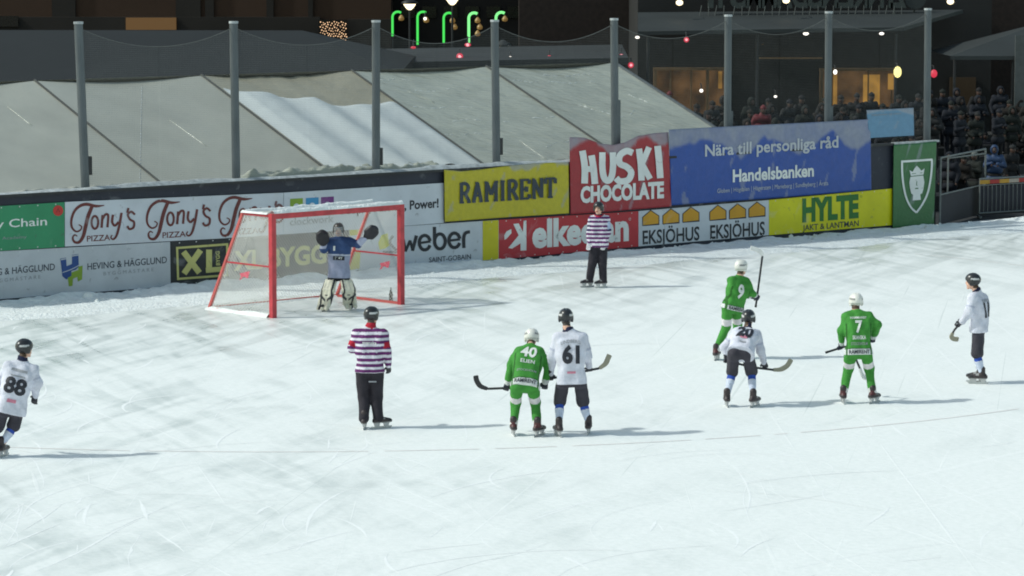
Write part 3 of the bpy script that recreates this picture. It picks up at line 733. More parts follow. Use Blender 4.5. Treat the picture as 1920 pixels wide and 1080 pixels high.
for (p0, p1) in (((318, 222), (388, 272)), ((15, 195), (60, 232)), ((765, 168), (815, 190)), ((1095, 195), (1150, 218)), ((975, 262), (1025, 298))):      # creases
    a, b = tent_sw(*p0), tent_sw(*p1); MB().tube([on_roof(a[0] + (b[0] - a[0]) * q / 8, a[1] + (b[1] - a[1]) * q / 8, -.006) for q in range(9)], .016, 6).build("crease", M_TARPW, tent, smooth=True)
M_GLINT = mat("painted_glint", (.80, .82, .80), .15, spec=.7)  # pale strips on the roof paint the glints of its folds
rg = np.random.RandomState(21)
for (p0, p1) in (((780, 166), (880, 163)), ((776, 201), (884, 196)), ((800, 226), (905, 223)), ((836, 254), (905, 248)), ((960, 150), (1020, 152)), ((1030, 152), (1116, 150)), ((942, 224), (1045, 217)), ((1022, 274), (1068, 262)), ((1162, 222), (1206, 196)), ((700, 147), (765, 145)), ((1020, 139), (1110, 136)), ((1085, 196), (1145, 212)), ((1180, 175), (1215, 190))):
    a, b = np.array(tent_sw(*p0)), np.array(tent_sw(*p1)); mb = MB(); u = 0
    while u < 1:
        v = min(1, u + .05 + .13 * rg.rand()); pts = []
        for q in np.linspace(u, v, 5): c = a + (b - a) * q; pts.append(on_roof(c[0], min(WR - .03, c[1] + .05 * math.sin(q * 9 + a[0])), .002))
        if rg.rand() < .75: mb.tube(pts, [.003, .006 + .010 * rg.rand(), .010, .006, .003], 5)
        u = v + .05 * rg.rand()
    if mb.v: mb.build("glint_strip", M_GLINT, tent, smooth=True)["kind"] = "stuff"
def crumple(px0, px1, w, hgt, m, seed, label):
    """bunched up tarpaulin lying along the eave"""
    s0 = tent_sw(*px0)[0]; s1 = tent_sw(*px1)[0]; S = np.arange(s0, s1, .05); W = np.linspace(-.12, w, 12); ss, ww = np.meshgrid(S, W, indexing='ij')
    o = .01 + hgt * vnoise(ss * 4, ww * 7, seed, 4) * np.sin(np.clip((ww + .12) / (w + .12), 0, 1) * math.pi) * np.clip((ss - s0) * 3, 0, 1) * np.clip((s1 - ss) * 3, 0, 1)
    P = T0 + ss[..., None] * E + ww[..., None] * SLV + o[..., None] * TN
    return MB().grid(P).build("bunched_tarp", m, tent, smooth=True)
crumple((440, 335), (835, 318), .35, .34, M_TARPW, 3, ""); crumple((0, 350), (420, 340), .22, .16, M_TARP, 13, ""); crumple((835, 312), (1070, 300), .22, .14, M_TARPW, 23, "")

# ================================================================== GOAL
M_GRED = mat("red_goal_paint", lin(186, 62, 70), .45, var=.2)
M_PINK = mat("faded_red_paint", lin(196, 96, 92), .5, var=.1)
M_NET = mat("white_net_cord", (.74, .74, .70), .8, var=.05)
M_TAG = mat("pink_flag_cloth", lin(206, 96, 112), .7)
gdir = unit(GR - GL); gback = unit(A3(-gdir[1], gdir[0], 0)); gback = gback if gback[1] > 0 else -gback
GH = 2.12
print("goal width", np.linalg.norm(GR - GL))
goal = thing("bandy_goal", GC, "red framed bandy goal with a white net and snow on its crossbar", "goal")
bl, br = GL + gback * 2.1, GR + gback * 2.1; tl, tr = GL + gback * .95 + Z * (GH - .05), GR + gback * .95 + Z * (GH - .05)
for p in (GL, GR):
    MB().box(p + Z * GH / 2, gdir * .055, gback * .055, Z * GH / 2).build("goalpost", M_GRED, goal)
MB().box(GC + Z * (GH - .055), gdir * (np.linalg.norm(GR - GL) / 2 - .055), gback * .05, Z * .055).build("crossbar", M_GRED, goal)
for f, t_, b_ in ((GL, tl, bl), (GR, tr, br)):
    MB().beam(f + Z * (GH - .05) + gback * .055, t_, .045, .045).build("top_side_bar", M_GRED, goal)
    MB().beam(t_, b_, .062, .055).build("slanted_bar", M_PINK, goal)
    m0 = t_ + (b_ - t_) * .5
    MB().beam(f + Z * m0[2] + gback * .055, m0, .03, .03).build("middle_bar", M_GRED, goal)
    MB().beam(f + Z * .03 + gback * .055, b_ + Z * .03, .05, .05).build("bottom_side_bar", M_PINK, goal)
MB().beam(tl, tr, .04, .04).build("top_back_bar", M_PINK, goal)
MB().beam(bl + Z * .03, br + Z * .03, .05, .05).build("bottom_back_bar", M_PINK, goal)
def net(parent, name, quad, sp=.048, th=.0039, belly=0.0):
    a, b, c, d = [np.asarray(q, float) for q in quad]; nn = unit(np.cross(b - a, d - a)); mb = MB()
    f = lambda u, v: a * (1 - u) * (1 - v) + b * u * (1 - v) + c * u * v + d * (1 - u) * v + nn * belly * math.sin(math.pi * u) * math.sin(math.pi * v)
    L = (np.linalg.norm(b - a) + np.linalg.norm(c - d)) / 2; H = (np.linalg.norm(d - a) + np.linalg.norm(c - b)) / 2
    n = int((L + H) / (sp * 1.414))
    for sgn in (0, 1):
        for i in range(1, n):
            k = (L + H) * i / n; p0 = (max(0, k - H), min(k, H)); p1 = (min(k, L), max(0, k - L))
            q = []
            for x, y in (p0, p1):
                x = L - x if sgn else x; q.append((x / L, y / H))
            m_ = 3 if belly else 1
            pts = [f(q[0][0] + (q[1][0] - q[0][0]) * j / m_, q[0][1] + (q[1][1] - q[0][1]) * j / m_) for j in range(m_ + 1)]
            if np.linalg.norm(pts[-1] - pts[0]) > .02: mb.tube(pts, th, 3, cap=False)
    return mb.build(name, M_NET, parent)
net(goal, "back_net", (bl + Z * .04, br + Z * .04, tr, tl), belly=.10)
net(goal, "side_net", (GL + gback * .06 + Z * .04, bl + Z * .04, tl, GL + gback * .06 + Z * (GH - .06)))
net(goal, "side_net", (GR + gback * .06 + Z * .04, br + Z * .04, tr, GR + gback * .06 + Z * (GH - .06)))
net(goal, "top_net", (GL + gback * .06 + Z * (GH - .03), GR + gback * .06 + Z * (GH - .03), tr + Z * .02, tl + Z * .02), belly=.0)
def lumpy_strip(parent, name, a, b, w, h, seed, side, lift=0.0):
    L = np.linalg.norm(b - a); d = unit(b - a); S = np.arange(0, L + .04, .045); W = np.linspace(-1, 1, 7); ss, ww = np.meshgrid(S, W, indexing='ij')
    hh = lift + h * (1 - ww ** 2) * (.35 + 1.0 * vnoise(ss * 3.1 + seed, ww * 1.2, seed, 4)); wd = w * (.6 + .6 * vnoise(ss * 2.3, ss * 0, seed + 3, 3))
    P = a + ss[..., None] * d + (ww * wd)[..., None] * side + hh[..., None] * Z
    return MB().grid(P).build(name, M_SNOW, parent, smooth=True)
lumpy_strip(goal, "snow_cap", GL + Z * (GH + .002), GR + Z * (GH + .002), .085, .075, 2, gback)
lumpy_strip(goal, "snow_cap", tl + Z * .022, tr + Z * .022, .07, .07, 5, gback)
lumpy_strip(goal, "snow_cap", GL + gback * .1 + Z * GH * 1.0 - Z * .02, tl + Z * .022, .06, .05, 8, gdir)
lumpy_strip(goal, "snow_rim", GL + gback * .1 + Z * .0, bl, .10, .085, 9, gdir); lumpy_strip(goal, "snow_rim", bl + gdir * .05, br - gdir * .05, .12, .05, 19, gback)
for t_, f, k in ((tl, GL, .36), (tr, GR, .30)):
    c = f + gback * 1.0 * (.75 if t_ is tl else .35) + Z * .90; P = np.zeros((7, 6, 3))
    for i in range(7):
        for j in range(6):
            P[i, j] = c + gback * (i * .05) + Z * (-.022 * j * (1 + .3 * math.sin(i * 1.3)) - .012 * i) + gdir * (.02 * math.sin(i * 2 + j) - .01)
    MB().grid(P).build("pink_flag", M_TAG, goal, smooth=True)
M_BOT = mat("dark_bottle_plastic", lin(70, 78, 76), .35)
c = ground(733, 566)
tag(MB().lathe(c, [(.03, 0), (.042, .02), (.042, .16), (.034, .18), (.036, .2), (.016, .25), (.016, .3), (.004, .31)], 12).build("water_bottle", M_BOT, smooth=True), "small dark water bottle standing inside the goal by its right post", "bottle")

# ================================================================== FIGURES
def cap(a, b, ra, rb=None): return (np.asarray(a, float), np.asarray(b, float), ra, ra if rb is None else rb)
def ell(c, r, ax=None): return ('e', np.asarray(c, float), np.asarray(r, float), np.eye(3) if ax is None else np.asarray(ax, float))
def d_prim(P, p):
    if isinstance(p[0], str):
        q = (P - p[1]) @ p[3].T / p[2]; n = np.linalg.norm(q, axis=1); return (n - 1) * p[2].min(), np.full(len(P), .5)
    a, b, ra, rb = p; ab = b - a; t = np.clip(((P - a) @ ab) / max(1e-9, ab @ ab), 0, 1)
    return np.linalg.norm(P - a - t[:, None] * ab, axis=1) - (ra + (rb - ra) * t), t
_fr = np.random.RandomState(3)
def folds(P, amp, fr, seed):
    rs = np.random.RandomState(seed); o = 0
    for i in range(5):
        k = rs.randn(3); k = k / np.linalg.norm(k) * fr * (.6 + 1.1 * rs.rand())
        o = o + np.sin(P @ k + rs.rand() * 6 + 1.3 * np.sin(P @ rs.randn(3) * fr * .25))
    return o * amp / 3
def sdf_mesh(prims, h=.014, k=.03, cuts=(), fold=0, ff=22, seed=0, holes=()):
    """one continuous skin round all the shapes (surface nets)"""
    lo = np.array([1e9] * 3); hi = -lo
    for p in prims:
        if isinstance(p[0], str): m = p[2].max(); lo = np.minimum(lo, p[1] - m); hi = np.maximum(hi, p[1] + m)
        else:
            for q, r in ((p[0], p[2]), (p[1], p[3])): lo = np.minimum(lo, q - r); hi = np.maximum(hi, q + r)
    lo = lo - 3 * h - fold; hi = hi + 3 * h + fold; n = np.ceil((hi - lo) / h).astype(int) + 1
    g = np.stack(np.meshgrid(*[lo[i] + h * np.arange(n[i]) for i in range(3)], indexing='ij'), -1).reshape(-1, 3)
    d = None
    for p in prims:
        x = d_prim(g, p)[0]
        if d is None: d = x
        else:
            hh = np.clip(.5 + .5 * (d - x) / k, 0, 1); d = d * (1 - hh) + x * hh - k * hh * (1 - hh)
    if fold: d = d + folds(g, fold, ff, seed)
    for q in holes: d = np.maximum(d, -d_prim(g, q)[0])
    for (pt, nn) in cuts: d = np.maximum(d, (g - np.asarray(pt, float)) @ unit(nn))
    V = d.reshape(n); s = V < 0
    c8 = [s[i:n[0] - 1 + i, j:n[1] - 1 + j, l:n[2] - 1 + l] for i in (0, 1) for j in (0, 1) for l in (0, 1)]
    cnt = sum(c.astype(int) for c in c8); act = (cnt > 0) & (cnt < 8)
    idx = np.full(act.shape, -1, int); cells = np.argwhere(act); idx[act] = np.arange(len(cells))
    pos = np.zeros((len(cells), 3)); num = np.zeros(len(cells))
    for a in range(3):
        o1, o2 = [q for q in range(3) if q != a]
        for i in (0, 1):
            for j in (0, 1):
                c0 = cells.copy(); c0[:, o1] += i; c0[:, o2] += j; c1 = c0.copy(); c1[:, a] += 1
                v0 = V[tuple(c0.T)]; v1 = V[tuple(c1.T)]; m = (v0 < 0) != (v1 < 0); t = np.where(m, v0 / np.where(m, v0 - v1, 1), 0)
                p = c0 + t[:, None] * (c1 - c0); pos[m] += p[m]; num[m] += 1
    pos = lo + h * pos / num[:, None]
    F = []
    for a in range(3):
        o1, o2 = (a + 1) % 3, (a + 2) % 3
        sl0 = [slice(None)] * 3; sl1 = [slice(None)] * 3; sl0[a] = slice(0, n[a] - 1); sl1[a] = slice(1, n[a])
        s0 = s[tuple(sl0)]; s1 = s[tuple(sl1)]; e = np.argwhere(s0 != s1)
        e = e[(e[:, o1] > 0) & (e[:, o2] > 0) & (e[:, o1] < n[o1] - 1) & (e[:, o2] < n[o2] - 1)]
        def cell(i, j): c = e.copy(); c[:, o1] -= i; c[:, o2] -= j; return idx[tuple(c.T)]
        q = np.stack([cell(1, 1), cell(0, 1), cell(0, 0), cell(1, 0)], 1); inside = s0[tuple(e.T)]
        q[~inside] = q[~inside][:, ::-1]; F.append(q)
    F = np.concatenate(F); F = F[(F >= 0).all(1)]
    return pos, F
def classify(P, prims):
    best = None
    for i, p in enumerate(prims):
        d, t = d_prim(P, p)
        if best is None: best = d; bi = np.zeros(len(P), int); bt = t
        else: m = d < best; best = np.where(m, d, best); bi = np.where(m, i, bi); bt = np.where(m, t, bt)
    return bi, bt

M_KIT = attr_mat("kit_cloth", .8, .25, .004); M_GLOSS = attr_mat("helmet_plastic", .28, .5, 0, .05); M_SKIN = attr_mat("skin_and_hair", .6, .35, 0, .08)
M_LEATH = attr_mat("boot_leather", .45, .4, .002); M_STEEL = mat("blade_steel", (.45, .47, .48), .35, .8); M_HOLD = mat("white_blade_holder", (.5, .5, .5), .5)
M_STICKT = mat("black_stick_tape", (.025, .025, .028), .6); M_STICKW = mat("white_stick_tape", (.72, .72, .70), .7); M_STICKY = mat("worn_wood_blade", lin(150, 146, 128), .6)
M_NUMB = mat("black_number_print", (.022, .024, .034), .6); M_NUMW = mat("white_number_print", (.72, .74, .72), .6); M_PRINTP = mat("pink_print", lin(205, 130, 150), .7); M_PRINTG = mat("grey_print", lin(150, 152, 158), .7)
def skin_part(root, name, prims, colf, m, h=.014, k=.03, smooth=True, **kw):
    V, F = sdf_mesh(prims, h, k, **kw); i, t = classify(V, prims); c = colf(V, i, t)
    c = np.broadcast_to(np.asarray(c, float), (len(V), 3)) if np.ndim(c) < 2 else c
    return mesh_obj(name, V, F, m, root, smooth=smooth, cols=np.array(c))
const = lambda c: (lambda V, i, t: np.tile(np.array(c, float), (len(V), 1)))

GREEN = A3(*lin(68, 142, 60)); LILAC = A3(.66, .67, .76); CHAR = A3(*lin(64, 62, 70)); BLACK = A3(.022, .022, .028); NAVY = A3(*lin(36, 40, 66))
WHT = A3(.72, .73, .74); BLUE = A3(*lin(52, 84, 176)); PURP = A3(*lin(100, 44, 102)); RUST = A3(*lin(176, 36, 56)); SKINC = A3(*lin(214, 170, 148)); HAIR = A3(*lin(78, 60, 46))

def hand(wrist, d, n, scale=1.0, curl=.9, side=1):
    """palm, four fingers of unequal length and a thumb; n is the way the fingers close"""
    d = unit(d); n = unit(n - d * np.dot(n, d)); s = np.cross(d, n) * side; k = scale; P = []
    for o in (-.028, -.009, .009, .028): P.append(cap(wrist + s * o * .7 * k, wrist + d * .085 * k + s * o * k, .017 * k, .016 * k))
    for o, ln in ((-.031, .030), (-.0105, .034), (.0105, .033), (.031, .026)):
        p = wrist + d * .088 * k + s * o * k; a = curl * .55
        for j in range(3):
            q = p + (d * math.cos(a) + n * math.sin(a)) * ln * k * (1 - .18 * j); P.append(cap(p, q, .0112 * k, .0098 * k)); p = q; a += curl
    th = wrist + d * .03 * k - s * .034 * k; q = th + (d * .7 - s * .6 + n * .45) * .035 * k; r = q + (d * .8 + n * .8 - s * .05) * .032 * k
    P += [cap(th, q, .015 * k, .013 * k), cap(q, r, .0125 * k, .011 * k)]
    return P
def person(label, spec, kit, group="players and referees on the ice"):
    """spec: joints traced as (photo x, photo y, metres deeper than the feet)"""
    fl, fr = spec['fl'], spec['fr']
    gl = ground(fl[0], fl[1]); gr = ground(fr[0], fr[1])
    if fl[3]: gl = atY(fl[0], fl[1], gr[1] + fl[3][1]); gl = gl * A3(1, 1, 0) + Z * max(0, gl[2])
    if fr[3]: gr = atY(fr[0], fr[1], gl[1] + fr[3][1]); gr = gr * A3(1, 1, 0) + Z * max(0, gr[2])
    base = (gl + gr) / 2 * A3(1, 1, 0); D0 = base[1]
    J = {k: atY(v[0], v[1], D0 + v[2]) for k, v in spec.items() if k in ('head', 'neck', 'sl', 'sr', 'el', 'er', 'hl', 'hr', 'pl', 'pr', 'kl', 'kr')}
    yaw = R(spec['yaw']); F = A3(math.sin(yaw), math.cos(yaw), 0)
    hy = R(spec.get('hyaw', spec['yaw'])); HF = unit(A3(math.sin(hy), math.cos(hy), spec.get('hpitch', 0))); HR = unit(np.cross(HF, Z)); HU = np.cross(HR, HF)
    root = thing("person", base, label, "person", group)
    feet = {}
    for s, g, f in (('l', gl, fl), ('r', gr, fr)):
        fd = A3(math.sin(R(f[2])), math.cos(R(f[2])), 0); feet[s] = (g, fd); J['a' + s] = g + Z * .17 - fd * .055
    for s in 'lr': 
        v = J['h' + s] - J['e' + s]; L = np.linalg.norm(v); J['w' + s] = J['e' + s] + v * max(.6, (L - .085) / L)
    seg = lambda a, b: round(float(np.linalg.norm(J[a] - J[b])), 2)
    print(label[:34], "thigh", seg('pl', 'kl'), seg('pr', 'kr'), "shin", seg('kl', 'al'), seg('kr', 'ar'), "uarm", seg('sl', 'el'), seg('sr', 'er'), "farm", seg('el', 'hl'), seg('er', 'hr'), "sh", seg('sl', 'sr'), "hip", seg('pl', 'pr'))
    for s in 'lr': J['s' + s] = J['s' + s] - Z * .035
    pm = (J['pl'] + J['pr']) / 2; sm = (J['sl'] + J['sr']) / 2; sp = unit(sm - pm); rt = unit((J['sr'] - J['sl'])); rt = unit(rt - sp * np.dot(rt, sp)); bk = unit(np.cross(sp, rt)) * 1.0
    if np.dot(bk, F) > 0: bk = -bk
    hr_ = unit(J['pr'] - J['pl']); SL = np.linalg.norm(J['sr'] - J['sl']) / 2
    bend = spec.get('arch', .03)
    def torso(grow, lo=0.0, n=7, wide=1.0):
        P = []
        ts = np.linspace(lo, 1, n)
        hw = lambda t: np.interp(t, [-.4, 0, .3, .6, .85, 1], [.072, .070, .060, .082, max(.09, SL * .55), SL * .34]) * wide
        rr = lambda t: np.interp(t, [-.4, 0, .3, .6, .85, 1], [.115, .118, .108, .118, .105, .062])
        for t in ts:
            c = pm + (sm - pm) * t + bk * bend * math.sin(math.pi * min(1, max(0, t))) - (J['neck'] - sm) * 0
            ax = unit(hr_ * (1 - max(0, t)) + rt * max(0, t)); P.append(cap(c - ax * hw(t), c + ax * hw(t), rr(t) + grow + (max(0, .3 - t) * .03 if wide > 1 else 0)))
        return P
    K = kit
    # ---- body: one skin from head to ankles
    nk, hd = J['neck'], J['head']
    body = torso(-.02) + [cap(sm, nk, .075, .06), cap(nk, hd - HU * .03 - HF * .01, .058, .056)]
    body += [ell(hd + HU * .02, (.078, .098, .105), [HR, HF, HU]), ell(hd - HU * .05 + HF * .025, (.06, .07, .07), [HR, HF, HU]),
             cap(hd + HF * .095 + HU * .015, hd + HF * .112 - HU * .022, .011, .014), cap(hd + HF * .075 - HU * .10, hd + HF * .08 - HU * .105, .022),
             cap(hd - HR * .03 + HF * .088 - HU * .055, hd + HR * .03 + HF * .088 - HU * .055, .012), cap(hd - HR * .04 + HF * .085 + HU * .045, hd + HR * .04 + HF * .085 + HU * .045, .014),
             ell(hd - HR * .082 - HU * .01, (.012, .028, .036), [HR, HF, HU]), ell(hd + HR * .082 - HU * .01, (.012, .028, .036), [HR, HF, HU])]
    for s in 'lr':
        body += [cap(sm + (J['s' + s] - sm) * .6, J['s' + s], .06, .056), cap(J['s' + s], J['e' + s], .054, .043), cap(J['e' + s], J['w' + s], .042, .03),
                 cap(J['p' + s], J['k' + s], .085, .058), cap(J['k' + s], J['a' + s], .056, .04)]
    def bodycol(V, i, t):
        c = np.tile(SKINC, (len(V), 1)); q = V - hd; u, f, x = q @ HU, q @ HF, q @ HR
        c[(u < .0) & (f < -.02) & (u > -.10) & (np.abs(q).max(1) < .16)] = spec.get('hair', HAIR)
        for sx in (-1, 1): c[(np.abs(x - sx * .033) < .016) & (np.abs(u - .018) < .012) & (f > .06)] = A3(.05, .04, .035)
        c[(np.abs(x) < .028) & (np.abs(u + .056) < .010) & (f > .07)] = A3(*lin(165, 90, 85)); c[(np.abs(np.abs(x) - .033) < .02) & (np.abs(u - .047) < .008) & (f > .06)] = HAIR
        return c
    skin_part(root, "body", body, bodycol, M_SKIN, h=.0135, k=.022)
    # ---- helmet: shell with ear guards and vent grooves
    hc = hd + HU * .045 - HF * .008; sh = [ell(hc, (.112, .138, .118), [HR, HF, HU])]
    for sx in (-1, 1): sh.append(ell(hd + HR * sx * .098 - HU * .005 - HF * .01, (.022, .055, .065), [HR, HF, HU]))
    grooves = [cap(hc + HU * .125 + HF * .09 + HR * o, hc + HU * .105 - HF * .11 + HR * o, .014) for o in (-.05, 0, .05)] + [cap(hc - HF * .14 + HU * (.05) + HR * o, hc - HF * .15 + HU * .0 + HR * o, .013) for o in (-.04, .04)]
    holes = [ell(hd + HF * .13 - HU * .06, (.10, .10, .115), [HR, HF, HU])] + grooves
    hcol, hmk = K['helmet'], K.get('helmet2', K['helmet'])
    def helcol(V, i, t):
        c = np.tile(hcol, (len(V), 1)); q = V - hc; u, f, x = q @ HU, q @ HF, q @ HR
        c[(np.abs(u - .02) < .016) & (np.abs(np.abs(x) - .085) < .028) & (f < .02)] = hmk; c[np.abs(u + .055) < .01] *= .7
        return c
    helm = skin_part(root, "helmet", sh, helcol, M_GLOSS, h=.010, k=.012, cuts=[(hd - HU * .055 - HF * .03, -HU - HF * .15)], holes=holes)
    if spec.get('cage'):
        mb = MB()
        for o in (-.075, -.05, -.025, 0, .025, .05, .075):
            mb.tube([hd + HR * o + HU * a + HF * (.15 - 4.5 * o * o - 3.5 * (a + .01) ** 2) for a in (.07, .03, -.02, -.07, -.12)], .0055, 5)
        for a in (.06, .02, -.03, -.08, -.115): mb.tube([hd + HR * o + HU * a + HF * (.152 - 4.5 * o * o - 3.5 * (a + .01) ** 2) for o in (-.09, -.05, 0, .05, .09)], .0055, 5)
        mb.build("face_cage", M_STEEL, root)
    # ---- jersey
    tl = K.get('hem', -.16); G = K.get('loose', .022)
    jp = torso(G, tl, 9, 1.08); nt_ = len(jp)
    jp += [cap(sm + sp * .02, nk + sp * .02, .085 + G * .3, .066)]
    arm = {}
    for s in 'lr':
        arm[s] = len(jp)
        jp += [cap(sm + (J['s' + s] - sm) * .30 + sp * .035, J['s' + s], .066 + G * .6, .072 + G * .6), cap(J['s' + s], J['e' + s], .066 + G * .7, .056 + G * .7), cap(J['e' + s], J['w' + s], .054 + G * .7, .041 + G * .5)]
    tv = lambda V: (V - pm) @ sp / np.linalg.norm(sm - pm)
    jers = skin_part(root, "jersey", jp, lambda V, i, t: K['jersey'](V, i, t, tv(V), arm, nt_, dict(base=base, sp=sp, rt=rt, bk=bk, pm=pm, nk=nk)), M_KIT, h=.0125, k=.03, fold=.0115, ff=27, seed=len(label), cuts=[(pm + (sm - pm) * tl, -sp), (nk + sp * K.get('collar', -.025), sp)] if not K.get('nocut') else ())
    # ---- shorts or trousers, stockings
    tp = torso(-.014 + K.get('tloose', .02) * .5, -.04, 12)[:2]; ix = {}
    for s in 'lr':
        ix[s] = len(tp); g_ = K.get('tloose', .02)
        kk = J['k' + s]; top = J['p' + s]; stop = K.get('stop', 1.0)
        tp += [cap(top - sp * .03, kk, .084 + g_, .064 + g_)]
        if stop > 1: tp += [cap(kk, kk + (J['a' + s] - kk) * min(1, stop - 1), .06 + g_, K.get('ankle', .045) + g_ * .6)]
        else: tp[-1] = cap(top - sp * .03, top + (kk - top) * stop, .078 + g_, .076 + g_)
    skin_part(root, K.get('tname', "trousers"), tp, lambda V, i, t: K['legs'](V, i, t, ix), M_KIT, h=.0125, k=.025, fold=.006, ff=24, seed=len(label) + 3)
    if K.get('stop', 1) <= 1:
        for s in 'lr':
            kk, aa = J['k' + s], J['a' + s]; q = [cap(kk + (J['p' + s] - kk) * .12, kk, .068, .07), cap(kk, kk + (aa - kk) * .35, .070, .066), cap(kk + (aa - kk) * .35, aa + Z * .02, .066, .046)]
            L = np.linalg.norm(aa - kk); ud = unit(aa - kk)
            skin_part(root, "stocking", q, lambda V, i, t: K['sock'](((V - kk) @ ud) / L), M_KIT, h=.0125, k=.02, fold=.003, seed=5)
    # ---- leg pads of a goalkeeper
    if K.get('pads'):
        for s, sg in (('l', -1), ('r', 1)):
            g_, fd = feet[s]; kk = J['k' + s]; side = unit(np.cross(fd, Z)); tp_ = kk + (J['p' + s] - kk) * .55 + fd * .05; bt = g_ + Z * .07 + fd * .10
            md = kk + fd * .075; q = []
            for o in (-.085, 0, .085): q += [cap(tp_ + side * o * .9, md + side * o, .055, .068), cap(md + side * o, g_ + Z * .14 + fd * .07 + side * o * 1.1, .068, .058), cap(g_ + Z * .14 + fd * .07 + side * o * 1.1, bt + fd * .06 + side * o * 1.1, .05, .04)]
            def padcol(V, i, t):
                c = np.tile(A3(*lin(222, 218, 198)), (len(V), 1)); x = (V - kk) @ side; z = V[:, 2]
                c[(np.abs(np.abs(x) - .115) < .018)] = BLACK; c[(np.abs(z - .22 - np.abs(x) * .8) < .03) & (np.abs(x) > .02)] = A3(*lin(60, 60, 64)); c[(np.abs(z - .34) < .012) & (np.abs(x) < .03)] = BLACK
                return c
            skin_part(root, "leg_pad", q, padcol, M_LEATH, h=.0125, k=.02)
    # ---- skates
    for s in 'lr':
        g_, fd = feet[s]; sc = 1.0; heel = g_ - fd * .10 + Z * .125; toe = g_ + fd * .15 + Z * .115; an = J['a' + s]
        q = [cap(an + Z * .09 + fd * 0, an, .056, .054), cap(an, heel, .052, .048), cap(heel, g_ + fd * .05 + Z * .12, .046, .044), cap(an + fd * .02 - Z * .02, toe, .05, .036), cap(an + Z * .09 + fd * .05, an + Z * .11 + fd * .055, .022)]
        bc = K['boot']
        boot = skin_part(root, "skate", q, lambda V, i, t: bc(V - g_, fd), M_LEATH, h=.0105, k=.02, cuts=[(g_ + Z * .088, -Z)])
        sd = np.cross(fd, Z); mb = MB()
        for o in (-.075, .085): mb.hexa([g_ + fd * (o + x * .035) + sd * y * .012 + Z * .035 for x, y in ((-1, -1), (1, -1), (1, 1), (-1, 1))] + [g_ + fd * (o + x * .05) + sd * y * .022 + Z * .092 for x, y in ((-1, -1), (1, -1), (1, 1), (-1, 1))])
        mb.build("blade_holder", M_HOLD, boot)
        mb = MB(); pr = [(-.165, .012), (-.15, .0), (.16, .0), (.185, .02), (.18, .036), (-.165, .034)]
        V = [g_ + fd * x + sd * y * .004 + Z * z for y in (-1, 1) for x, z in pr]; n = len(pr)
        mb.add(V, [tuple(range(n))[::-1], tuple(range(n, 2 * n))] + [(i, (i + 1) % n, n + (i + 1) % n, n + i) for i in range(n)]); mb.build("blade", M_STEEL, boot)
    # ---- gloves
    for s, sg in (('l', -1), ('r', 1)):
        w, h_, e_ = J['w' + s], J['h' + s], J['e' + s]; d = unit(h_ - e_) if np.linalg.norm(h_ - w) < .02 else unit(h_ - w)
        grip = spec.get('grip' + s)
        n = F if grip is None else None
        if grip is not None:
            g2 = unit(atY(grip[0][0], grip[0][1], D0 + grip[0][2]) - atY(grip[1][0], grip[1][1], D0 + grip[1][2])); n = np.cross(g2, d)
            if np.dot(n, F) < 0: n = -n
        n = spec.get('palm' + s, n); gs = K.get('gscale', 1.15)
        q = hand(w, d, n, gs, spec.get('curl', 1.15 if grip is not None else .45), sg)
        if K.get('cuff', True): q.append(cap(w - d * .055, w + d * .01, .050, .042))
        if K.get('mitt'): q += [ell(w + d * .09, (.13, .165, .07), [np.cross(d, n), d, n]), cap(w - d * .05, w + d * .02, .06), cap(w + d * .03 - np.cross(d, n) * .085, w + d * .16 - np.cross(d, n) * .075, .048), cap(w + d * .03 + np.cross(d, n) * .085, w + d * .16 + np.cross(d, n) * .075, .048)]
        gcol = K['glove']
        skin_part(root, "glove", q, (lambda V, i, t: gcol((V - w) @ d)), M_LEATH, h=.0075 if not K.get('mitt') else .01, k=.010 if not K.get('mitt') else .02)
    jv = jers.data; bvh = BVHTree.FromPolygons([v.co[:] for v in jv.vertices], [p.vertices[:] for p in jv.polygons])
    jl = np.array(jers.location) + base
    def printed(body, t, w, hgt, m, bold=.03, front=False, dx=0.0, shear=0.0, name="shirt_print", rot=0.0, curve=0.0):
        """print on the shirt: letters laid on the back (or chest) of the jersey"""
        uv, f = text_geo(body, bold, shear, 1.0, 3, min(.2, .011 / hgt * .682) if hgt > .05 else .15, 5) if isinstance(body, str) else body
        B = -bk if front else bk; Rr = -rt if front else rt; c = pm + (sm - pm) * t; V = []
        for u, v in uv:
            x, y = (u - .5) * w + dx, (v - .5) * hgt; y -= curve * (u - .5) ** 2
            x, y = x * math.cos(rot) - y * math.sin(rot), x * math.sin(rot) + y * math.cos(rot)
            o = c + Rr * x + sp * y + B * .6; hit = bvh.ray_cast(Vector(o - jl), Vector(-B))
            V.append((np.array(hit[0]) + jl + B * .008) if hit[0] is not None else c + Rr * x + sp * y + B * .13)
        V = np.array(V); return mesh_obj(name, V, facing(V, f, B), m, root)
    return root, J, printed, D0
def block(nx=6, ny=3):
    uv = np.array([[i / nx, j / ny] for i in range(nx + 1) for j in range(ny + 1)]); f = []
    for i in range(nx):
        for j in range(ny): a = i * (ny + 1) + j; f.append([a, a + ny + 1, a + ny + 2, a + 1])
    return uv, f

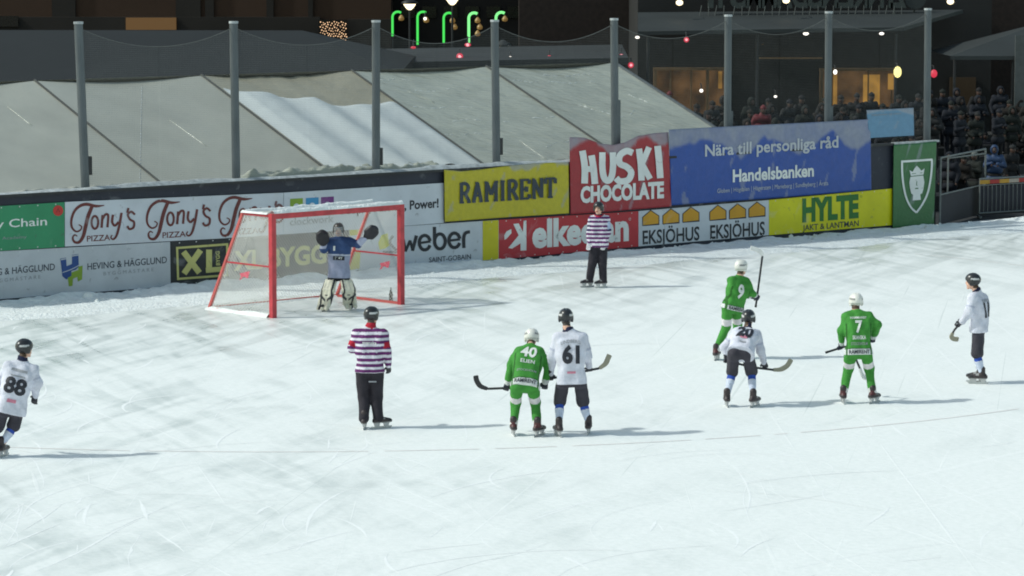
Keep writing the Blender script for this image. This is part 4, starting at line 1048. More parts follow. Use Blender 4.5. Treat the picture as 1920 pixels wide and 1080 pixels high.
def dark_boot(V, fd):
    c = np.tile(A3(*lin(58, 50, 52)), (len(V), 1)); u = V @ fd
    c[u > .10] = A3(*lin(40, 40, 44)); c[(np.abs(u - .03) < .025) & (V[:, 2] > .15)] = A3(*lin(150, 150, 150)); c[V[:, 2] < .105] = A3(.25, .25, .25); return c
def red_boot(V, fd):
    c = dark_boot(V, fd); u = V @ fd; c[(u < -.02) & (V[:, 2] > .15) & (V[:, 2] < .22)] = A3(*lin(84, 44, 46)); return c
def jer_green(V, i, t, tv, arm, nt, fr):
    c = np.tile(GREEN, (len(V), 1)); tor = i < nt
    c[tor & (tv < .045)] = A3(.66, .69, .68); c[tor & (np.abs(tv - .058) < .012)] = GREEN * .35
    for s in 'lr': c[(i == arm[s] + 2) & (t > .86)] = WHT * .9; 
    x = (V - fr['pm']) @ fr['rt']; c[tor & (np.abs(np.abs(x) - .2) < .012) & (tv < .8)] = GREEN * .45
    return c
def jer_white(V, i, t, tv, arm, nt, fr):
    c = np.tile(LILAC, (len(V), 1)); x = (V - fr['pm']) @ fr['rt']; 
    for s in 'lr': c[(i == arm[s] + 1) & (np.abs(t - .62) < .06)] = LILAC * A3(.72, .74, .8)
    c[np.linalg.norm(V - fr['nk'], axis=1) < .10] = NAVY
    return c
def jer_ref(V, i, t, tv, arm, nt, fr):
    z = V[:, 2]; per = .090; st = ((z / per) % 1) < .53
    c = np.where(st[:, None], PURP, A3(.74, .72, .80)); c = c.copy()
    c[np.linalg.norm(V - fr['nk'], axis=1) < .105] = RUST
    for s in 'lr': c[(i == arm[s] + 1) & (np.abs(t - .70) < .18)] = RUST
    return c
def jer_ref2(V, i, t, tv, arm, nt, fr):
    c = jer_ref(V, i, t, tv, arm, nt, fr); z = V[:, 2]; st = ((z / .090) % 1) < .52
    c2 = np.where(st[:, None], A3(*lin(52, 34, 84)), A3(.74, .70, .78))
    for s in 'lr':
        m = (i == arm[s] + 1); c[m] = c2[m]
    c[(i == arm['l'] + 1) & (np.abs(t - .5) < .3)] = A3(*lin(180, 196, 226)); c[np.linalg.norm(V - fr['nk'], axis=1) < .085] = NAVY
    return c
def jer_goal(V, i, t, tv, arm, nt, fr):
    c = np.tile(A3(*lin(150, 156, 180)), (len(V), 1)); c[(tv > .62)] = A3(*lin(58, 80, 122))
    for s in 'lr': c[(i == arm[s]) | ((i == arm[s] + 1) & (t < .85))] = A3(*lin(50, 70, 110)); 
    for s in 'lr': c[(i == arm[s] + 2)] = A3(*lin(176, 182, 206))
    c[np.abs(tv - .62) < .02] = A3(*lin(190, 196, 212)); return c
def legs_green(V, i, t, ix):
    c = np.tile(GREEN, (len(V), 1))
    for s in 'lr':
        m = (i == ix[s]); c[m & (t > .52) & (t < .86)] = A3(.72, .68, .70); m2 = (i == ix[s] + 1); c[m2 & (t > .86)] = A3(.7, .7, .68)
    return c
def legs_char(V, i, t, ix):
    c = np.tile(CHAR, (len(V), 1))
    for s in 'lr': c[(i == ix[s]) & (np.abs(t - .22) < .05)] *= 1.25
    return c
def sock_w(t):
    c = np.tile(A3(.60, .66, .80), (len(t), 1)); c[t < .34] = BLUE; c[t < .04] = CHAR; c[np.abs(t - .35) < .02] = A3(.72, .74, .8); return c
glv = lambda dark, cuff: (lambda u: np.where((u < -.012)[:, None], cuff, dark))
K_GREEN = dict(jersey=jer_green, legs=legs_green, helmet=A3(.74, .73, .68), helmet2=A3(.25, .25, .25), glove=glv(NAVY * .6, WHT * .9), boot=red_boot, stop=1.93, tloose=.022, ankle=.05, loose=.024, hem=-.12)
K_WHITE = dict(jersey=jer_white, collar=.012, legs=legs_char, helmet=A3(.028, .03, .034), helmet2=A3(.55, .55, .55), glove=glv(BLACK * 1.4, BLACK * 1.2), boot=dark_boot, stop=.97, tname="shorts", sock=sock_w, tloose=.024, loose=.026, hem=-.14)
K_REF = dict(jersey=jer_ref, collar=.025, legs=lambda V, i, t, ix: np.tile(A3(*lin(50, 47, 54)), (len(V), 1)), helmet=A3(.026, .028, .03), helmet2=A3(.6, .6, .6), glove=glv(BLACK * 1.2, BLACK * 1.2), boot=dark_boot, stop=1.97, tloose=.034, ankle=.062, loose=.026, hem=-.06, gscale=1.0, cuff=False)
K_REF2 = dict(K_REF, jersey=jer_ref2, glove=glv(A3(.66, .66, .68), A3(.66, .66, .68)), gscale=1.15, hem=-.1)
K_GOAL = dict(K_WHITE, jersey=jer_goal, helmet=A3(*lin(76, 75, 72)), helmet2=A3(.03, .03, .03), glove=glv(A3(*lin(40, 40, 46)), A3(*lin(40, 40, 46))), pads=True, mitt=True, gscale=1.35, hem=-.1, loose=.034, legs=lambda V, i, t, ix: np.tile(A3(*lin(44, 44, 50)), (len(V), 1)), sock=lambda t: np.tile(A3(*lin(200, 194, 168)), (len(t), 1)))

def zz(x0, y0, k): return lambda x, y, d=0.0: (x0 + x / k, y0 + y / k, d)
def stick(label, pts, D0, blade_from, mblade, hook=1.0):
    """pts: traced line of the stick (photo x, y, depth); the shaft is a tube and the blade a flat curved band"""
    W = [atY(x, y, D0 + d) for x, y, d in pts]; t = thing("bandy_stick", W[0], label, "bandy stick", "bandy sticks held by the players")
    MB().tube(W[:blade_from + 1], .0195, 8).build("shaft", M_STICKT, t)
    B = catmull(W[blade_from:], 6); mb = MB(); n = len(B); pv = None; V = []
    cn = np.cross(W[blade_from + 1] - W[blade_from], W[-1] - W[blade_from]); cn = unit(cn)
    for i, p in enumerate(B):
        d = unit(B[min(i + 1, n - 1)] - B[max(i - 1, 0)]); q = unit(np.cross(cn, d)); hw = (.026 + .014 * min(1, i / n * 2.5)) * (1 if i < n - 1 else .7); th = .012
        V += [p - q * hw - cn * th, p + q * hw - cn * th, p + q * hw + cn * th, p - q * hw + cn * th]
    Fc = [(0, 1, 2, 3)[::-1], tuple(4 * (n - 1) + k for k in range(4))]
    for i in range(n - 1):
        for k in range(4): a, b = 4 * i + k, 4 * i + (k + 1) % 4; Fc.append((a, b, b + 4, a + 4))
    mesh_obj("stick_blade", V, Fc, mblade, t)
    mb = MB(); mb.tube([W[0] - unit(W[1] - W[0]) * .01, W[0] + unit(W[1] - W[0]) * .03], .022, 8); mb.build("butt_knob", M_STICKT, t)

# ---- near referee, seen from behind
z = zz(600, 560, 4.153)
ref, J, pr, D0 = person("referee in a purple and white striped shirt with red armbands, back turned to us", dict(
    head=z(402, 138, .06), neck=z(400, 196, .03), sl=z(292, 262, .0), sr=z(486, 262, .0), el=z(250, 385, -.02), er=z(520, 402, -.04), hl=z(330, 420, .24), hr=z(535, 556, .06),
    pl=z(335, 555), pr=z(440, 555), kl=z(342, 770, .06), kr=z(440, 765, .06), fl=(684, 804, 5, None), fr=(715, 803, 62, None), yaw=8, hyaw=38, hair=A3(*lin(92, 84, 76)), palmr=A3(-.4, .8, 0)), K_REF)
pr("svenska", .80, .22, .05, M_NUMW, .02, rot=-.04); pr(block(), -.30, .12, .022, M_PRINTG, dx=.05)
# ---- green player bending forward, number 40
z = zz(880, 570, 4.154)
L = dict(head=z(486, 268, .48), neck=z(478, 308, .37), sl=z(385, 352, .30), sr=z(548, 358, .30), el=z(334, 480, .24), er=z(612, 480, .22), hl=z(288, 652, .33), hr=z(588, 640, .28),
    pl=z(372, 628, -.06), pr=z(497, 628, -.06), kl=z(362, 768, .12), kr=z(514, 768, .12), fl=(962, 816, -8, None), fr=(1011, 818, 30, None), yaw=3, hyaw=5, hpitch=-.25, arch=.06,
    gripl=((944, 727, .33), (1019, 722, .28)), gripr=((944, 727, .33), (1019, 722, .28)))
_, J, pr, D0 = person("player in green with the number 40, bending forward beside a white shirted player", L, K_GREEN)
pr("40", .84, .25, .21, M_NUMW, .03, rot=-.05); pr("ELIEN", .52, .22, .055, M_NUMW, .02, rot=-.03); pr("RAMIRENT", -.035, .34, .062, M_NUMB, .02, rot=-.02); pr("STOCKHOLM", .25, .30, .035, M_PRINTG, .01)
stick("black bandy stick held low by the bending green player 40, blade to the left", [(1024, 722, .28), (980, 727, .32), (944, 727.8, .33), (914, 729, .35), (901, 724, .36), (894, 714, .37), (892, 704, .38)], D0, 3, M_STICKT)
# ---- white player beside him, number 61
L = dict(head=z(752, 112, .08), neck=z(760, 182, .03), sl=z(690, 246, .0), sr=z(882, 246, .0), el=z(645, 405, .04), er=z(922, 405, .02), hl=z(632, 576, .20), hr=z(936, 512, .20),
    pl=z(730, 580, -.05), pr=z(860, 580, -.05), kl=z(704, 765, .10), kr=z(886, 765, .10), fl=(1046, 818, -18, None), fr=(1104, 813.5, 8, None), yaw=4, hyaw=2,
    gripl=((1123, 691.5, .2), (1034, 709, .2)), gripr=((1123, 691.5, .2), (1034, 709, .2)), hair=A3(*lin(70, 64, 60)))
_, J, pr, D0 = person("player in white shirt number 61, standing upright beside the bending green player", L, K_WHITE)
pr("61", .60, .27, .245, M_NUMB, .05, rot=-.02); pr("LINDBERG", .93, .30, .05, M_PRINTG, .015, curve=.12); pr(block(), .16, .13, .035, M_PRINTP)
stick("dark bandy stick held by white player number 61, blade curving up to the right", [(1028, 711, .2), (1080, 700, .22), (1106, 694, .21), (1124, 690.5, .2), (1135, 682, .2), (1140, 672, .2), (1143, 665, .2)], D0, 3, M_STICKY)
# ---- white player stooping, number 20
z = zz(1310, 450, 3.273)
L = dict(head=z(306, 484, .50), neck=z(302, 528, .40), sl=z(235, 560, .36), sr=z(352, 568, .36), el=z(160, 655, .34), er=z(380, 678, .32), hl=z(172, 730, .25), hr=z(408, 772, .40),
    pl=z(216, 688, -.08), pr=z(302, 688, -.08), kl=z(206, 812, .16), kr=z(325, 812, .16), fl=(1362, 762, -4, None), fr=(1415, 763, 32, None), yaw=3, hyaw=12, hpitch=.1, arch=.07,
    gripl=((1363, 674, .25), (1435, 690, .40)), gripr=((1363, 674, .25), (1435, 690, .40)))
_, J, pr, D0 = person("player in white shirt number 20, stooping low with bent knees", L, K_WHITE)
pr("20", .58, .27, .26, M_NUMB, .05); pr(block(), .30, .12, .05, M_PRINTP); pr(block(), .12, .10, .03, M_PRINTG)
stick("bandy stick held low by the stooping white player number 20, pale blade", [(1360, 676, .25), (1400, 686, .33), (1425, 690.5, .38), (1450, 693.5, .42), (1464, 692.5, .44), (1476, 685.5, .46), (1483.5, 673.5, .47)], D0, 3, M_STICKY)
# ---- green player beyond him swinging his stick up
L = dict(head=z(262, 172, .08), neck=z(256, 208, .05), sl=z(206, 240, -.06), sr=z(288, 246, .10), el=z(250, 330, .24), er=z(322, 325, .10), hl=z(345, 350, .30), hr=z(360, 352, .20),
    pl=z(178, 408, -.06), pr=z(235, 410, .06), kl=z(168, 535, .05), kr=z(240, 520, .22), fl=(1344, 675, 20, None), fr=(1378, 672, 30, None), yaw=38, hyaw=45,
    gripl=((1419, 559, .25), (1428, 482, .15)), gripr=((1419, 559, .25), (1428, 482, .15)))
_, J, pr, D0 = person("player in green holding a stick up high, partly behind the stooping white player", L, K_GREEN)
pr("9", .66, .13, .23, M_NUMW, .04, dx=-.03); pr("RAMIRENT", -.035, .34, .06, M_NUMB, .02)
stick("dark bandy stick raised upright by the green player, white taped blade at the top", [(1417, 575, .28), (1420, 553, .25), (1425, 515, .2), (1429.5, 480, .15), (1426.5, 473, .15), (1418, 468, .14), (1407, 464.5, .13)], D0, 3, M_STICKW)
# ---- green player number 7
z = zz(1500, 500, 3.8575)
L = dict(head=z(404, 258, .16), neck=z(402, 298, .10), sl=z(338, 348, .05), sr=z(494, 348, .05), el=z(302, 465, .02), er=z(554, 420, .0), hl=z(294, 585, .16), hr=z(524, 535, .17),
    pl=z(366, 610, -.05), pr=z(478, 610, -.05), kl=z(350, 735, .10), kr=z(500, 735, .10), fl=(1580, 756, -4, None), fr=(1639, 756, 38, None), yaw=-4, hyaw=-14, arch=.05,
    gripl=((1549, 661, .1), (1600, 645, .3)), gripr=((1577, 652, .2), (1640, 636, .2)))
_, J, pr, D0 = person("player in green with a single number 7, standing with legs apart", L, K_GREEN)
pr("7", .70, .115, .19, M_NUMW, .03); pr("HAMMARBY", .965, .27, .04, M_NUMW, .01); pr("SKANSKA", .38, .22, .06, M_NUMW, .02); pr("STOCKHOLM", .20, .27, .045, M_PRINTG, .012); pr("RAMIRENT", -.035, .34, .06, M_NUMB, .02)
stick("bandy stick held by green player number 7, black butt sticking out left", [(1549, 660.8, .12), (1577, 652, .18), (1594, 648, .42), (1612, 690, .62), (1617, 703, .66), (1622, 708, .72), (1626, 703, .80)], D0, 3, M_STICKW)
# ---- white player at the right, seen from the side
L = dict(head=z(1248, 112, .0), neck=z(1268, 152, .0), sl=z(1252, 212, -.15), sr=z(1326, 214, .14), el=z(1226, 330, -.20), er=z(1240, 325, .22), hl=z(1152, 420, -.10), hr=z(1168, 405, .14),
    pl=z(1292, 440, -.09), pr=z(1296, 440, .09), kl=z(1280, 632, -.10), kr=z(1284, 632, .10), fl=(1835, 720, -82, None), fr=(1831, 717, -76, None), yaw=-55, hyaw=-72, arch=.02,
    gripl=((1798, 609, -.05), (1786, 628, -.05)), gripr=((1798, 609, -.05), (1786, 628, -.05)))
_, J, pr, D0 = person("player in white seen from the side at the far right, looking left", L, K_WHITE)
pr("11", .62, .2, .23, M_NUMB, .05); pr("SVEN", .93, .24, .05, M_PRINTG, .02)
stick("bandy stick held by the white player at the far right, hooked blade down", [(1803, 600, -.02), (1798, 609, .0), (1790, 618, .0), (1786.5, 624, .0), (1784, 631.5, .02), (1789, 635.5, .05), (1797, 636, .08)], D0, 3, M_STICKY)
# ---- white player at the left edge, number 88
z = zz(0, 620, 4.154)
L = dict(head=z(192, 145, .08), neck=z(180, 205, .03), sl=z(72, 262, .0), sr=z(258, 292, .0), el=z(-10, 395, .08), er=z(292, 410, .0), hl=z(20, 540, .30), hr=z(268, 540, .12),
    pl=z(32, 600, -.05), pr=z(142, 600, .0), kl=z(-25, 760, .02), kr=z(106, 742, .12), fl=(-38, 838, -20, (1, -.15)), fr=(6, 856, 18, None), yaw=12, hyaw=50)
_, J, pr, D0 = person("player in white shirt number 88, skating in at the left edge", L, K_WHITE)
pr("88", .58, .33, .22, M_NUMB, .04, rot=-.02); pr(block(), .97, .24, .035, M_PRINTG); pr(block(), .83, .22, .02, M_PRINTG); pr(block(), .20, .13, .05, M_PRINTP)
# ---- far referee facing us
z = zz(1040, 360, 5.68)
L = dict(head=z(466, 178, -.04), neck=z(470, 240, .0), sr=z(402, 278, .0), sl=z(544, 278, .0), er=z(378, 420, .0), el=z(570, 420, .0), hr=z(362, 580, -.10), hl=z(520, 582, -.12),
    pr=z(424, 560), pl=z(510, 560), kr=z(402, 770, -.05), kl=z(510, 770, -.05), fr=(1101.5, 538.5, -118, None), fl=(1127.5, 539.5, -122, None), yaw=188, hyaw=200, hair=A3(*lin(90, 60, 50)))
_, J, pr, D0 = person("person in a striped referee shirt and black trousers standing before the red board, facing us", L, K_REF2)
# ---- goalkeeper with raised arms
z = zz(570, 390, 5.143)
L = dict(head=z(332, 214, -.06), neck=z(334, 276, .0), sr=z(258, 312, .0), sl=z(428, 312, .0), er=z(196, 395, -.08), el=z(520, 348, -.06), hr=z(180, 290, -.14), hl=z(648, 236, -.12),
    pr=z(280, 640), pl=z(388, 640), kr=z(250, 790, -.10), kl=z(420, 790, -.10), fr=(611, 583.5, 205, None), fl=(654, 580.5, 158, None), yaw=182, hyaw=178, cage=True, curl=.25)
_, J, pr, D0 = person("person keeping goal with both arms raised, blue shirt, big dark gloves and cream leg pads", L, K_GOAL)
pr(block(), .52, .24, .085, M_NUMB, front=True); pr("PLAY", .522, .15, .05, M_NUMW, .03, front=True); pr("1", .82, .04, .09, M_NUMW, .03, front=True, dx=-.10)

# ================================================================== BEYOND THE RINK: night street, clubhouse, crowd
def emat(name, rgb, s, base=(.02, .02, .02), uneven=0.0):
    m = mat(name, base, .5, emit=rgb, estr=s, var=.05)
    if uneven:       # a lit room is not one even colour: curtains, furniture, people inside
        n = m.node_tree.nodes; l = m.node_tree.links; tc = n.new("ShaderNodeTexCoord"); z = n.new("ShaderNodeTexNoise"); z.inputs["Scale"].default_value = 1.3; z.inputs["Detail"].default_value = 5
        r = n.new("ShaderNodeMapRange"); r.inputs[1].default_value = .35; r.inputs[2].default_value = .68; r.inputs[3].default_value = s * (1 - uneven); r.inputs[4].default_value = s * (1 + uneven)
        l.new(tc.outputs["Object"], z.inputs[0]); l.new(z.outputs[0], r.inputs[0]); l.new(r.outputs[0], n["Principled BSDF"].inputs["Emission Strength"])
    return m
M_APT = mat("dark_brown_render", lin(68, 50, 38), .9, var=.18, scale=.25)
M_APT2 = mat("dark_plinth", lin(46, 42, 38), .9, var=.2, scale=.4)  # darker brown for the plinth, downpipes and stair recesses
M_TIMB = mat("black_timber", (.018, .018, .018), .8, var=.2, scale=1)
M_GLASSD = mat("dark_window_glass", (.008, .008, .009), .2, spec=.3)
M_DTENT = mat("dark_grey_tarpaulin", (.0075, .0085, .0075), .7, var=.15, scale=.6)
M_SHED = mat("shed_grey", (.026, .030, .032), .8, var=.2, scale=.5)
M_CANO = mat("grey_canopy_sheet", (.028, .034, .035), .7, var=.15, scale=.6)
M_WARM = emat("warm_lit_room", lin(76, 54, 29), 1.0, uneven=.7); M_WARM2 = emat("brighter_lit_room", lin(150, 112, 48), 1.0, uneven=.5)
M_FRAME = mat("warm_wood_frame", lin(132, 108, 78), .7)
M_OCHRE = emat("ochre_lit_window", lin(92, 66, 32), 1.0)
M_LAMP = emat("lamp_glow", (1.0, .86, .55), 2.2); M_LAMPY = emat("yellow_lamp_glow", (1.0, .9, .32), 1.6); M_LAMPW = emat("white_lamp_glow", (1, .95, .85), 2.0)
M_REDL = emat("red_lamp_glow", (.9, .05, .10), .75); M_REDC = emat("red_lamp_core", (1.0, .45, .5), 1.3)
M_NEON = emat("green_neon", (.06, .75, .10), 1.1); M_NEON2 = emat("pale_green_neon", (.25, 1.0, .30), 1.1)
M_FAIRY = emat("fairy_light_glow", (1.0, .62, .35), 1.3); M_GOLD = emat("glowing_gold_tinsel", lin(130, 95, 50), .55, base=(.3, .2, .08))  # gold bells get a glow of their own through emission
M_SIGNL = mat("sign_letter_grey", (.040, .050, .048), .6)

def bbox_between(px0, px1, py0, py1, Y, th, m, parent, name, zmin=None):
    """a slab facing the pitch that spans these photo columns and rows at distance Y"""
    a = atY(px0, py1, Y); b = atY(px1, py0, Y); z0 = a[2] if zmin is None else zmin
    return MB().box(A3((a[0] + b[0]) / 2, Y + th / 2, (z0 + b[2]) / 2), A3((b[0] - a[0]) / 2, 0, 0), A3(0, th / 2, 0), A3(0, 0, (b[2] - z0) / 2)).build(name, m, parent)
# --- brown apartment house at the left
YA = 132.0
apt = thing("apartment_building", atY(300, 40, YA) * A3(1, 1, 0), "dark brown building with a lit ochre window in the left background", "building")
xa = atY(-260, 0, YA)[0]; xb = atY(733, 0, YA)[0]
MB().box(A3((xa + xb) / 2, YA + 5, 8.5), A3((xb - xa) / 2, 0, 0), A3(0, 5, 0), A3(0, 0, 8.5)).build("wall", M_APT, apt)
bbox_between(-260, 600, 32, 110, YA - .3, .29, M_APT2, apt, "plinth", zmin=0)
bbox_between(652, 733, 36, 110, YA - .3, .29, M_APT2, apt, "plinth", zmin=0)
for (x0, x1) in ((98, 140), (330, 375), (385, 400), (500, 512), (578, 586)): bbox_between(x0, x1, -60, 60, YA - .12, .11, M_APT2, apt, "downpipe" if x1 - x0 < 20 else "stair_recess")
w = bbox_between(236, 330, 33, 56, YA - .42, .1, M_OCHRE, apt, "window")
bbox_between(-20, 34, 30, 50, YA - .42, .1, M_GLASSD, apt, "window")
for k in range(5): bbox_between(20 + k * 150, 80 + k * 150, -150, -75, YA - .1, .09, M_GLASSD, apt, "window")
# --- fairy lights in its shop window
fl_ = thing("fairy_light_curtain", atY(624, 108, YA - .8), "curtain of small warm fairy lights hanging in a dark window", "fairy lights")
bbox_between(598, 651, 37, 109, YA - .7, .1, M_GLASSD, fl_, "window_pane")
mb = MB(); rs = np.random.RandomState(4)
for i in range(12):
    for j in range(13):
        x = 601 + i * 4.3 + (j % 2) * 2.1 + rs.randn() * .6; y = 41 + j * 5.2 + (i % 3) * 1.2 + rs.randn() * .6
        if x < 650 and y < 108: mb.ball(atY(x, y, YA - .82), .017 + .012 * rs.rand(), 6)
o = mb.build("fairy_bulbs", M_FAIRY, fl_); tag(o, kind="stuff")
# --- dark shop front behind the neon
YS = 134.0
shop = thing("shop_building", atY(960, 60, YS) * A3(1, 1, 0), "nearly black building front behind the green neon canes", "building")
xa = atY(735, 0, YS)[0]; xb = atY(1215, 0, YS)[0]
MB().box(A3((xa + xb) / 2, YS + 5, 7), A3((xb - xa) / 2, 0, 0), A3(0, 5, 0), A3(0, 0, 7)).build("wall", mat("black_render", (.022, .018, .016), .9, var=.3, scale=.3), shop)
bbox_between(1040, 1215, -40, 62, YS - .2, .19, mat("blue_black_render", (.012, .013, .022), .9), shop, "side_wing")
for k in range(7): bbox_between(752 + k * 40, 778 + k * 40, 12, 34, YS - .1, .09, M_GLASSD, shop, "window")
# --- street lamps
def street_lamp(px, py, Y, label, r=.27, pole=True, shade=M_DARKM):
    c = atY(px, py, Y); t = thing("street_lamp", c * A3(1, 1, 0), label, "street lamp", "street lamps behind the rink")
    MB().lathe(c, [(.05, -.20), (.13, -.14), (r * .85, .0), (r * .9, .03)], 14).build("lamp_bulb", M_LAMP, t, smooth=True)
    MB().lathe(c, [(r * 1.25, .035), (r * 1.1, .12), (r * .5, .2), (.06, .25)], 14).build("lamp_shade", shade, t, smooth=True)
    MB().tube([c * A3(1, 1, 0) + A3(0, .14, 0), c + A3(0, .14, .22), c + Z * .24], .045, 8).build("lamp_post", M_SHED, t)
street_lamp(768, 9, 122, "lit street lamp above the leftmost green neon canes, at the picture's top")
street_lamp(848, 0, 124, "lit street lamp cut off by the top of the picture, right of the other one")
street_lamp(943, 89, 104, "lit bowl lamp on a thin post just right of the fourth tall post", r=.24, shade=M_SHED)
# --- green neon canes with gold bells
for i, (px, y0, y1, bright, lab) in enumerate(((736, 22, 68, 0, "green neon cane, dim and farthest left"), (783, 22, 84, 0, "green neon cane, second from the left"), (832, 24, 80, 0, "green neon cane, third from the left, beside a tall gold ornament"),
        (879, 24, 80, 1, "bright green neon cane with several gold bells, fourth from the left"), (930, 23, 70, 1, "green neon cane whose lower part is behind the fourth post"), (981, 24, 87, 1, "bright green neon cane, farthest right"))):
    Y = 128.0; f = atY(px, y1, Y); tpt = atY(px, y0, Y); hgt = tpt[2] - f[2]; r = .22
    t = thing("neon_cane", f, "lit " + lab, "neon cane", "green neon canes in the street")
    pts = [f, f + Z * (hgt - r)] + [f + A3(r - r * math.cos(a), 0, hgt - r + r * math.sin(a)) for a in np.linspace(.3, 2.2, 7)]
    MB().tube(pts, .056 if bright else .046, 8).build("neon_tube", M_NEON2 if bright else M_NEON, t)
    mb = MB(); mb.beam(f + A3(0, .12, -f[2]), f + A3(0, .12, hgt), .05, .05); mb.build("cane_post", M_DARKM, t)
    for k in range((1, 1, 2, 3, 1, 0)[i]):
        b = f + A3(.36 + .09 * (k % 2), 0, hgt * (.76 - .22 * k) if i != 4 else hgt - .25)
        MB().lathe(b, [(.02, -.13), (.10, -.10), (.12, -.02), (.075, .06), (.02, .12)], 10).build("gold_bell", M_GOLD, t)
# --- a dark tent and a shed between the big tent and the street
dt = thing("dark_tent", atY(250, 100, 92) * A3(1, 1, 0), "dark grey tent roof behind the big pale tent on the left", "tent")
e0, e1 = atY(-160, 175, 84), atY(750, 137, 86); r0, r1 = atY(-160, 56, 92), atY(566, 57, 92); k0, k1 = A3(e0[0], 100, e0[2]), A3(e1[0], 100, e1[2])
MB().add([e0, e1, r1, r0], [(0, 1, 2, 3)]).add([e1, k1, r1], [(0, 1, 2)]).add([k1, k0, r0, r1], [(0, 1, 2, 3)]).build("tent_roof", M_DTENT, dt)
MB().add([e0, e1, e1 * A3(1, 1, 0), e0 * A3(1, 1, 0)], [(3, 2, 1, 0)]).add([e1, k1, k1 * A3(1, 1, 0), e1 * A3(1, 1, 0)], [(3, 2, 1, 0)]).build("tent_wall", M_DTENT, dt)
sh_ = thing("storage_shed", atY(960, 120, 98) * A3(1, 1, 0), "low dark shed with a pale roof edge behind the big tent", "shed")
bbox_between(690, 1172, 122, 160, 98, 5, M_DTENT, sh_, "shed_wall", zmin=0)
a, b = atY(652, 118, 97.7), atY(1178, 108, 97.7)
MB().hexa([A3(a[0], 97.6, a[2] - .22), A3(b[0], 97.6, b[2] - .22), A3(b[0], 103.4, b[2] + .02), A3(a[0], 103.4, a[2] + .02), A3(a[0], 97.6, a[2]), A3(b[0], 97.6, b[2]), A3(b[0], 103.4, b[2] + .24), A3(a[0], 103.4, a[2] + .24)]).build("shed_roof", M_SHED, sh_)
# --- clubhouse with canopy at the right
YC = 106.0
club = thing("clubhouse", atY(1500, 130, YC) * A3(1, 1, 0), "dark clubhouse with warm lit windows under a wide grey canopy", "building")
xa = atY(1196, 0, YC)[0]; xb = atY(1860, 0, YC)[0]
MB().box(A3((xa + xb) / 2, YC + 4, 3.0), A3((xb - xa) / 2, 0, 0), A3(0, 4, 0), A3(0, 0, 3.0)).build("wall", M_TIMB, club)
yb = YC + 8.2
MB().box(A3((xa + xb) / 2 + 2, yb + 5, 9), A3((xb - xa) / 2 + 6, 0, 0), A3(0, 5, 0), A3(0, 0, 9)).build("upper_block", mat("dark_red_brown_render", (.024, .016, .013), .9, var=.2), club)
for (x0, x1, y0, y1) in ((1228, 1358, 130, 214), (1540, 1680, 131, 200)):
    w = bbox_between(x0, x1, y0, y1, YC - .12, .08, M_WARM, club, "window")
    bbox_between(x0 - 3, x1 + 3, y0 - 3, y0 + 2, YC - .24, .2, M_FRAME, w, "window_frame"); bbox_between(x0 - 3, x0 + 4, y0, y1, YC - .22, .18, M_FRAME, w, "window_frame")
    for xm in ((1257, 1296, 1325) if x0 < 1300 else (1560, 1628, 1672)): bbox_between(xm - 1.6, xm + 1.6 + (3 if xm == 1325 else 0), y0, y1, YC - .20, .15, M_FRAME, w, "window_frame")
bbox_between(1347, 1354, 134, 166, YC - .20, .06, M_WARM2, club, "lit_curtain"); bbox_between(1665, 1676, 138, 168, YC - .22, .06, M_WARM2, club, "lit_curtain"); bbox_between(1618, 1650, 140, 196, YC - .15, .02, M_WARM2, club, "lit_curtain"); bbox_between(1562, 1570, 140, 200, YC - .22, .05, M_WARM2, club, "lit_curtain")
bbox_between(1424, 1542, 108, 110.5, YC - .14, .12, M_FRAME, club, "gutter")
bbox_between(1780, 1830, 145, 230, YC - .1, .08, mat("dim_glowing_wall", lin(44, 38, 28), .9, emit=lin(40, 32, 22), estr=.5), club, "dim_wall")  # wall patch with a faint glow put into its material
a, b, c_, d_ = atY(1196, 66, 100), atY(1694, 58, 100), atY(1806, 22, 105.5), atY(1196, 27, 105.5)
mb = MB(); mb.hexa([a, b, c_ - Z * .05, d_ - Z * .05, a + Z * .12, b + Z * .12, c_ + Z * .07, d_ + Z * .07]); mb.build("canopy", M_CANO, club)
for px in (1215, 1420, 1680): f = atY(px, 64, 100.2); MB().tube([f * A3(1, 1, 0), f], .05, 8).build("canopy_post", M_DARKM, club)
for (px, py, q) in ((1195, 70, 1), (1511, 63, 1.3), (1653, 63, 1.1), (1430, 83, .5)):
    MB().ball(atY(px, py, 101.5), (.075 * q, .06, .045 * q), 8).build("ceiling_lamp", M_LAMPW if q > .6 else M_FRAME, club, smooth=True)
# --- roof letters, seen from behind, and round emblem plate
def roof_letter(ch, px, label):
    Y = 104.6; c = bpy.data.curves.new("letter", 'FONT'); c.body = ch; c.offset = .03; c.extrude = .12
    o = bpy.data.objects.new("letter", c); COL.objects.link(o); me = bpy.data.meshes.new_from_object(o.evaluated_get(_dg())); bpy.data.objects.remove(o)
    V = np.array([v.co[:] for v in me.vertices]); Fc = [tuple(p.vertices)[::-1] for p in me.polygons]; bpy.data.meshes.remove(me)
    base = atY(px, 13, Y); x0, x1 = V[:, 0].min(), V[:, 0].max(); wd = .42 if ch == "I" else .55
    W = np.stack([base[0] - ((V[:, 0] - x0) / max(.12, x1 - x0) - .5) * (wd if ch != "I" else .14), Y + V[:, 2], base[2] + V[:, 1] / .682 * .85], 1)
    t = thing("roof_letter", base, label, "sign letter", "letters of the roof sign seen from behind")
    mesh_obj("letter_shape", W, Fc, M_SIGNL, t)
    mb = MB()
    for s in (-.12, .12): mb.tube([base + A3(s, -.1, .05), base + A3(s * 1.3 - .06, -.25, -.42)], .018, 5)
    mb.build("letter_stand", M_SIGNL, t)
W_ = "ZINKENSDAMMS IP"[::-1]; x = 1322.0
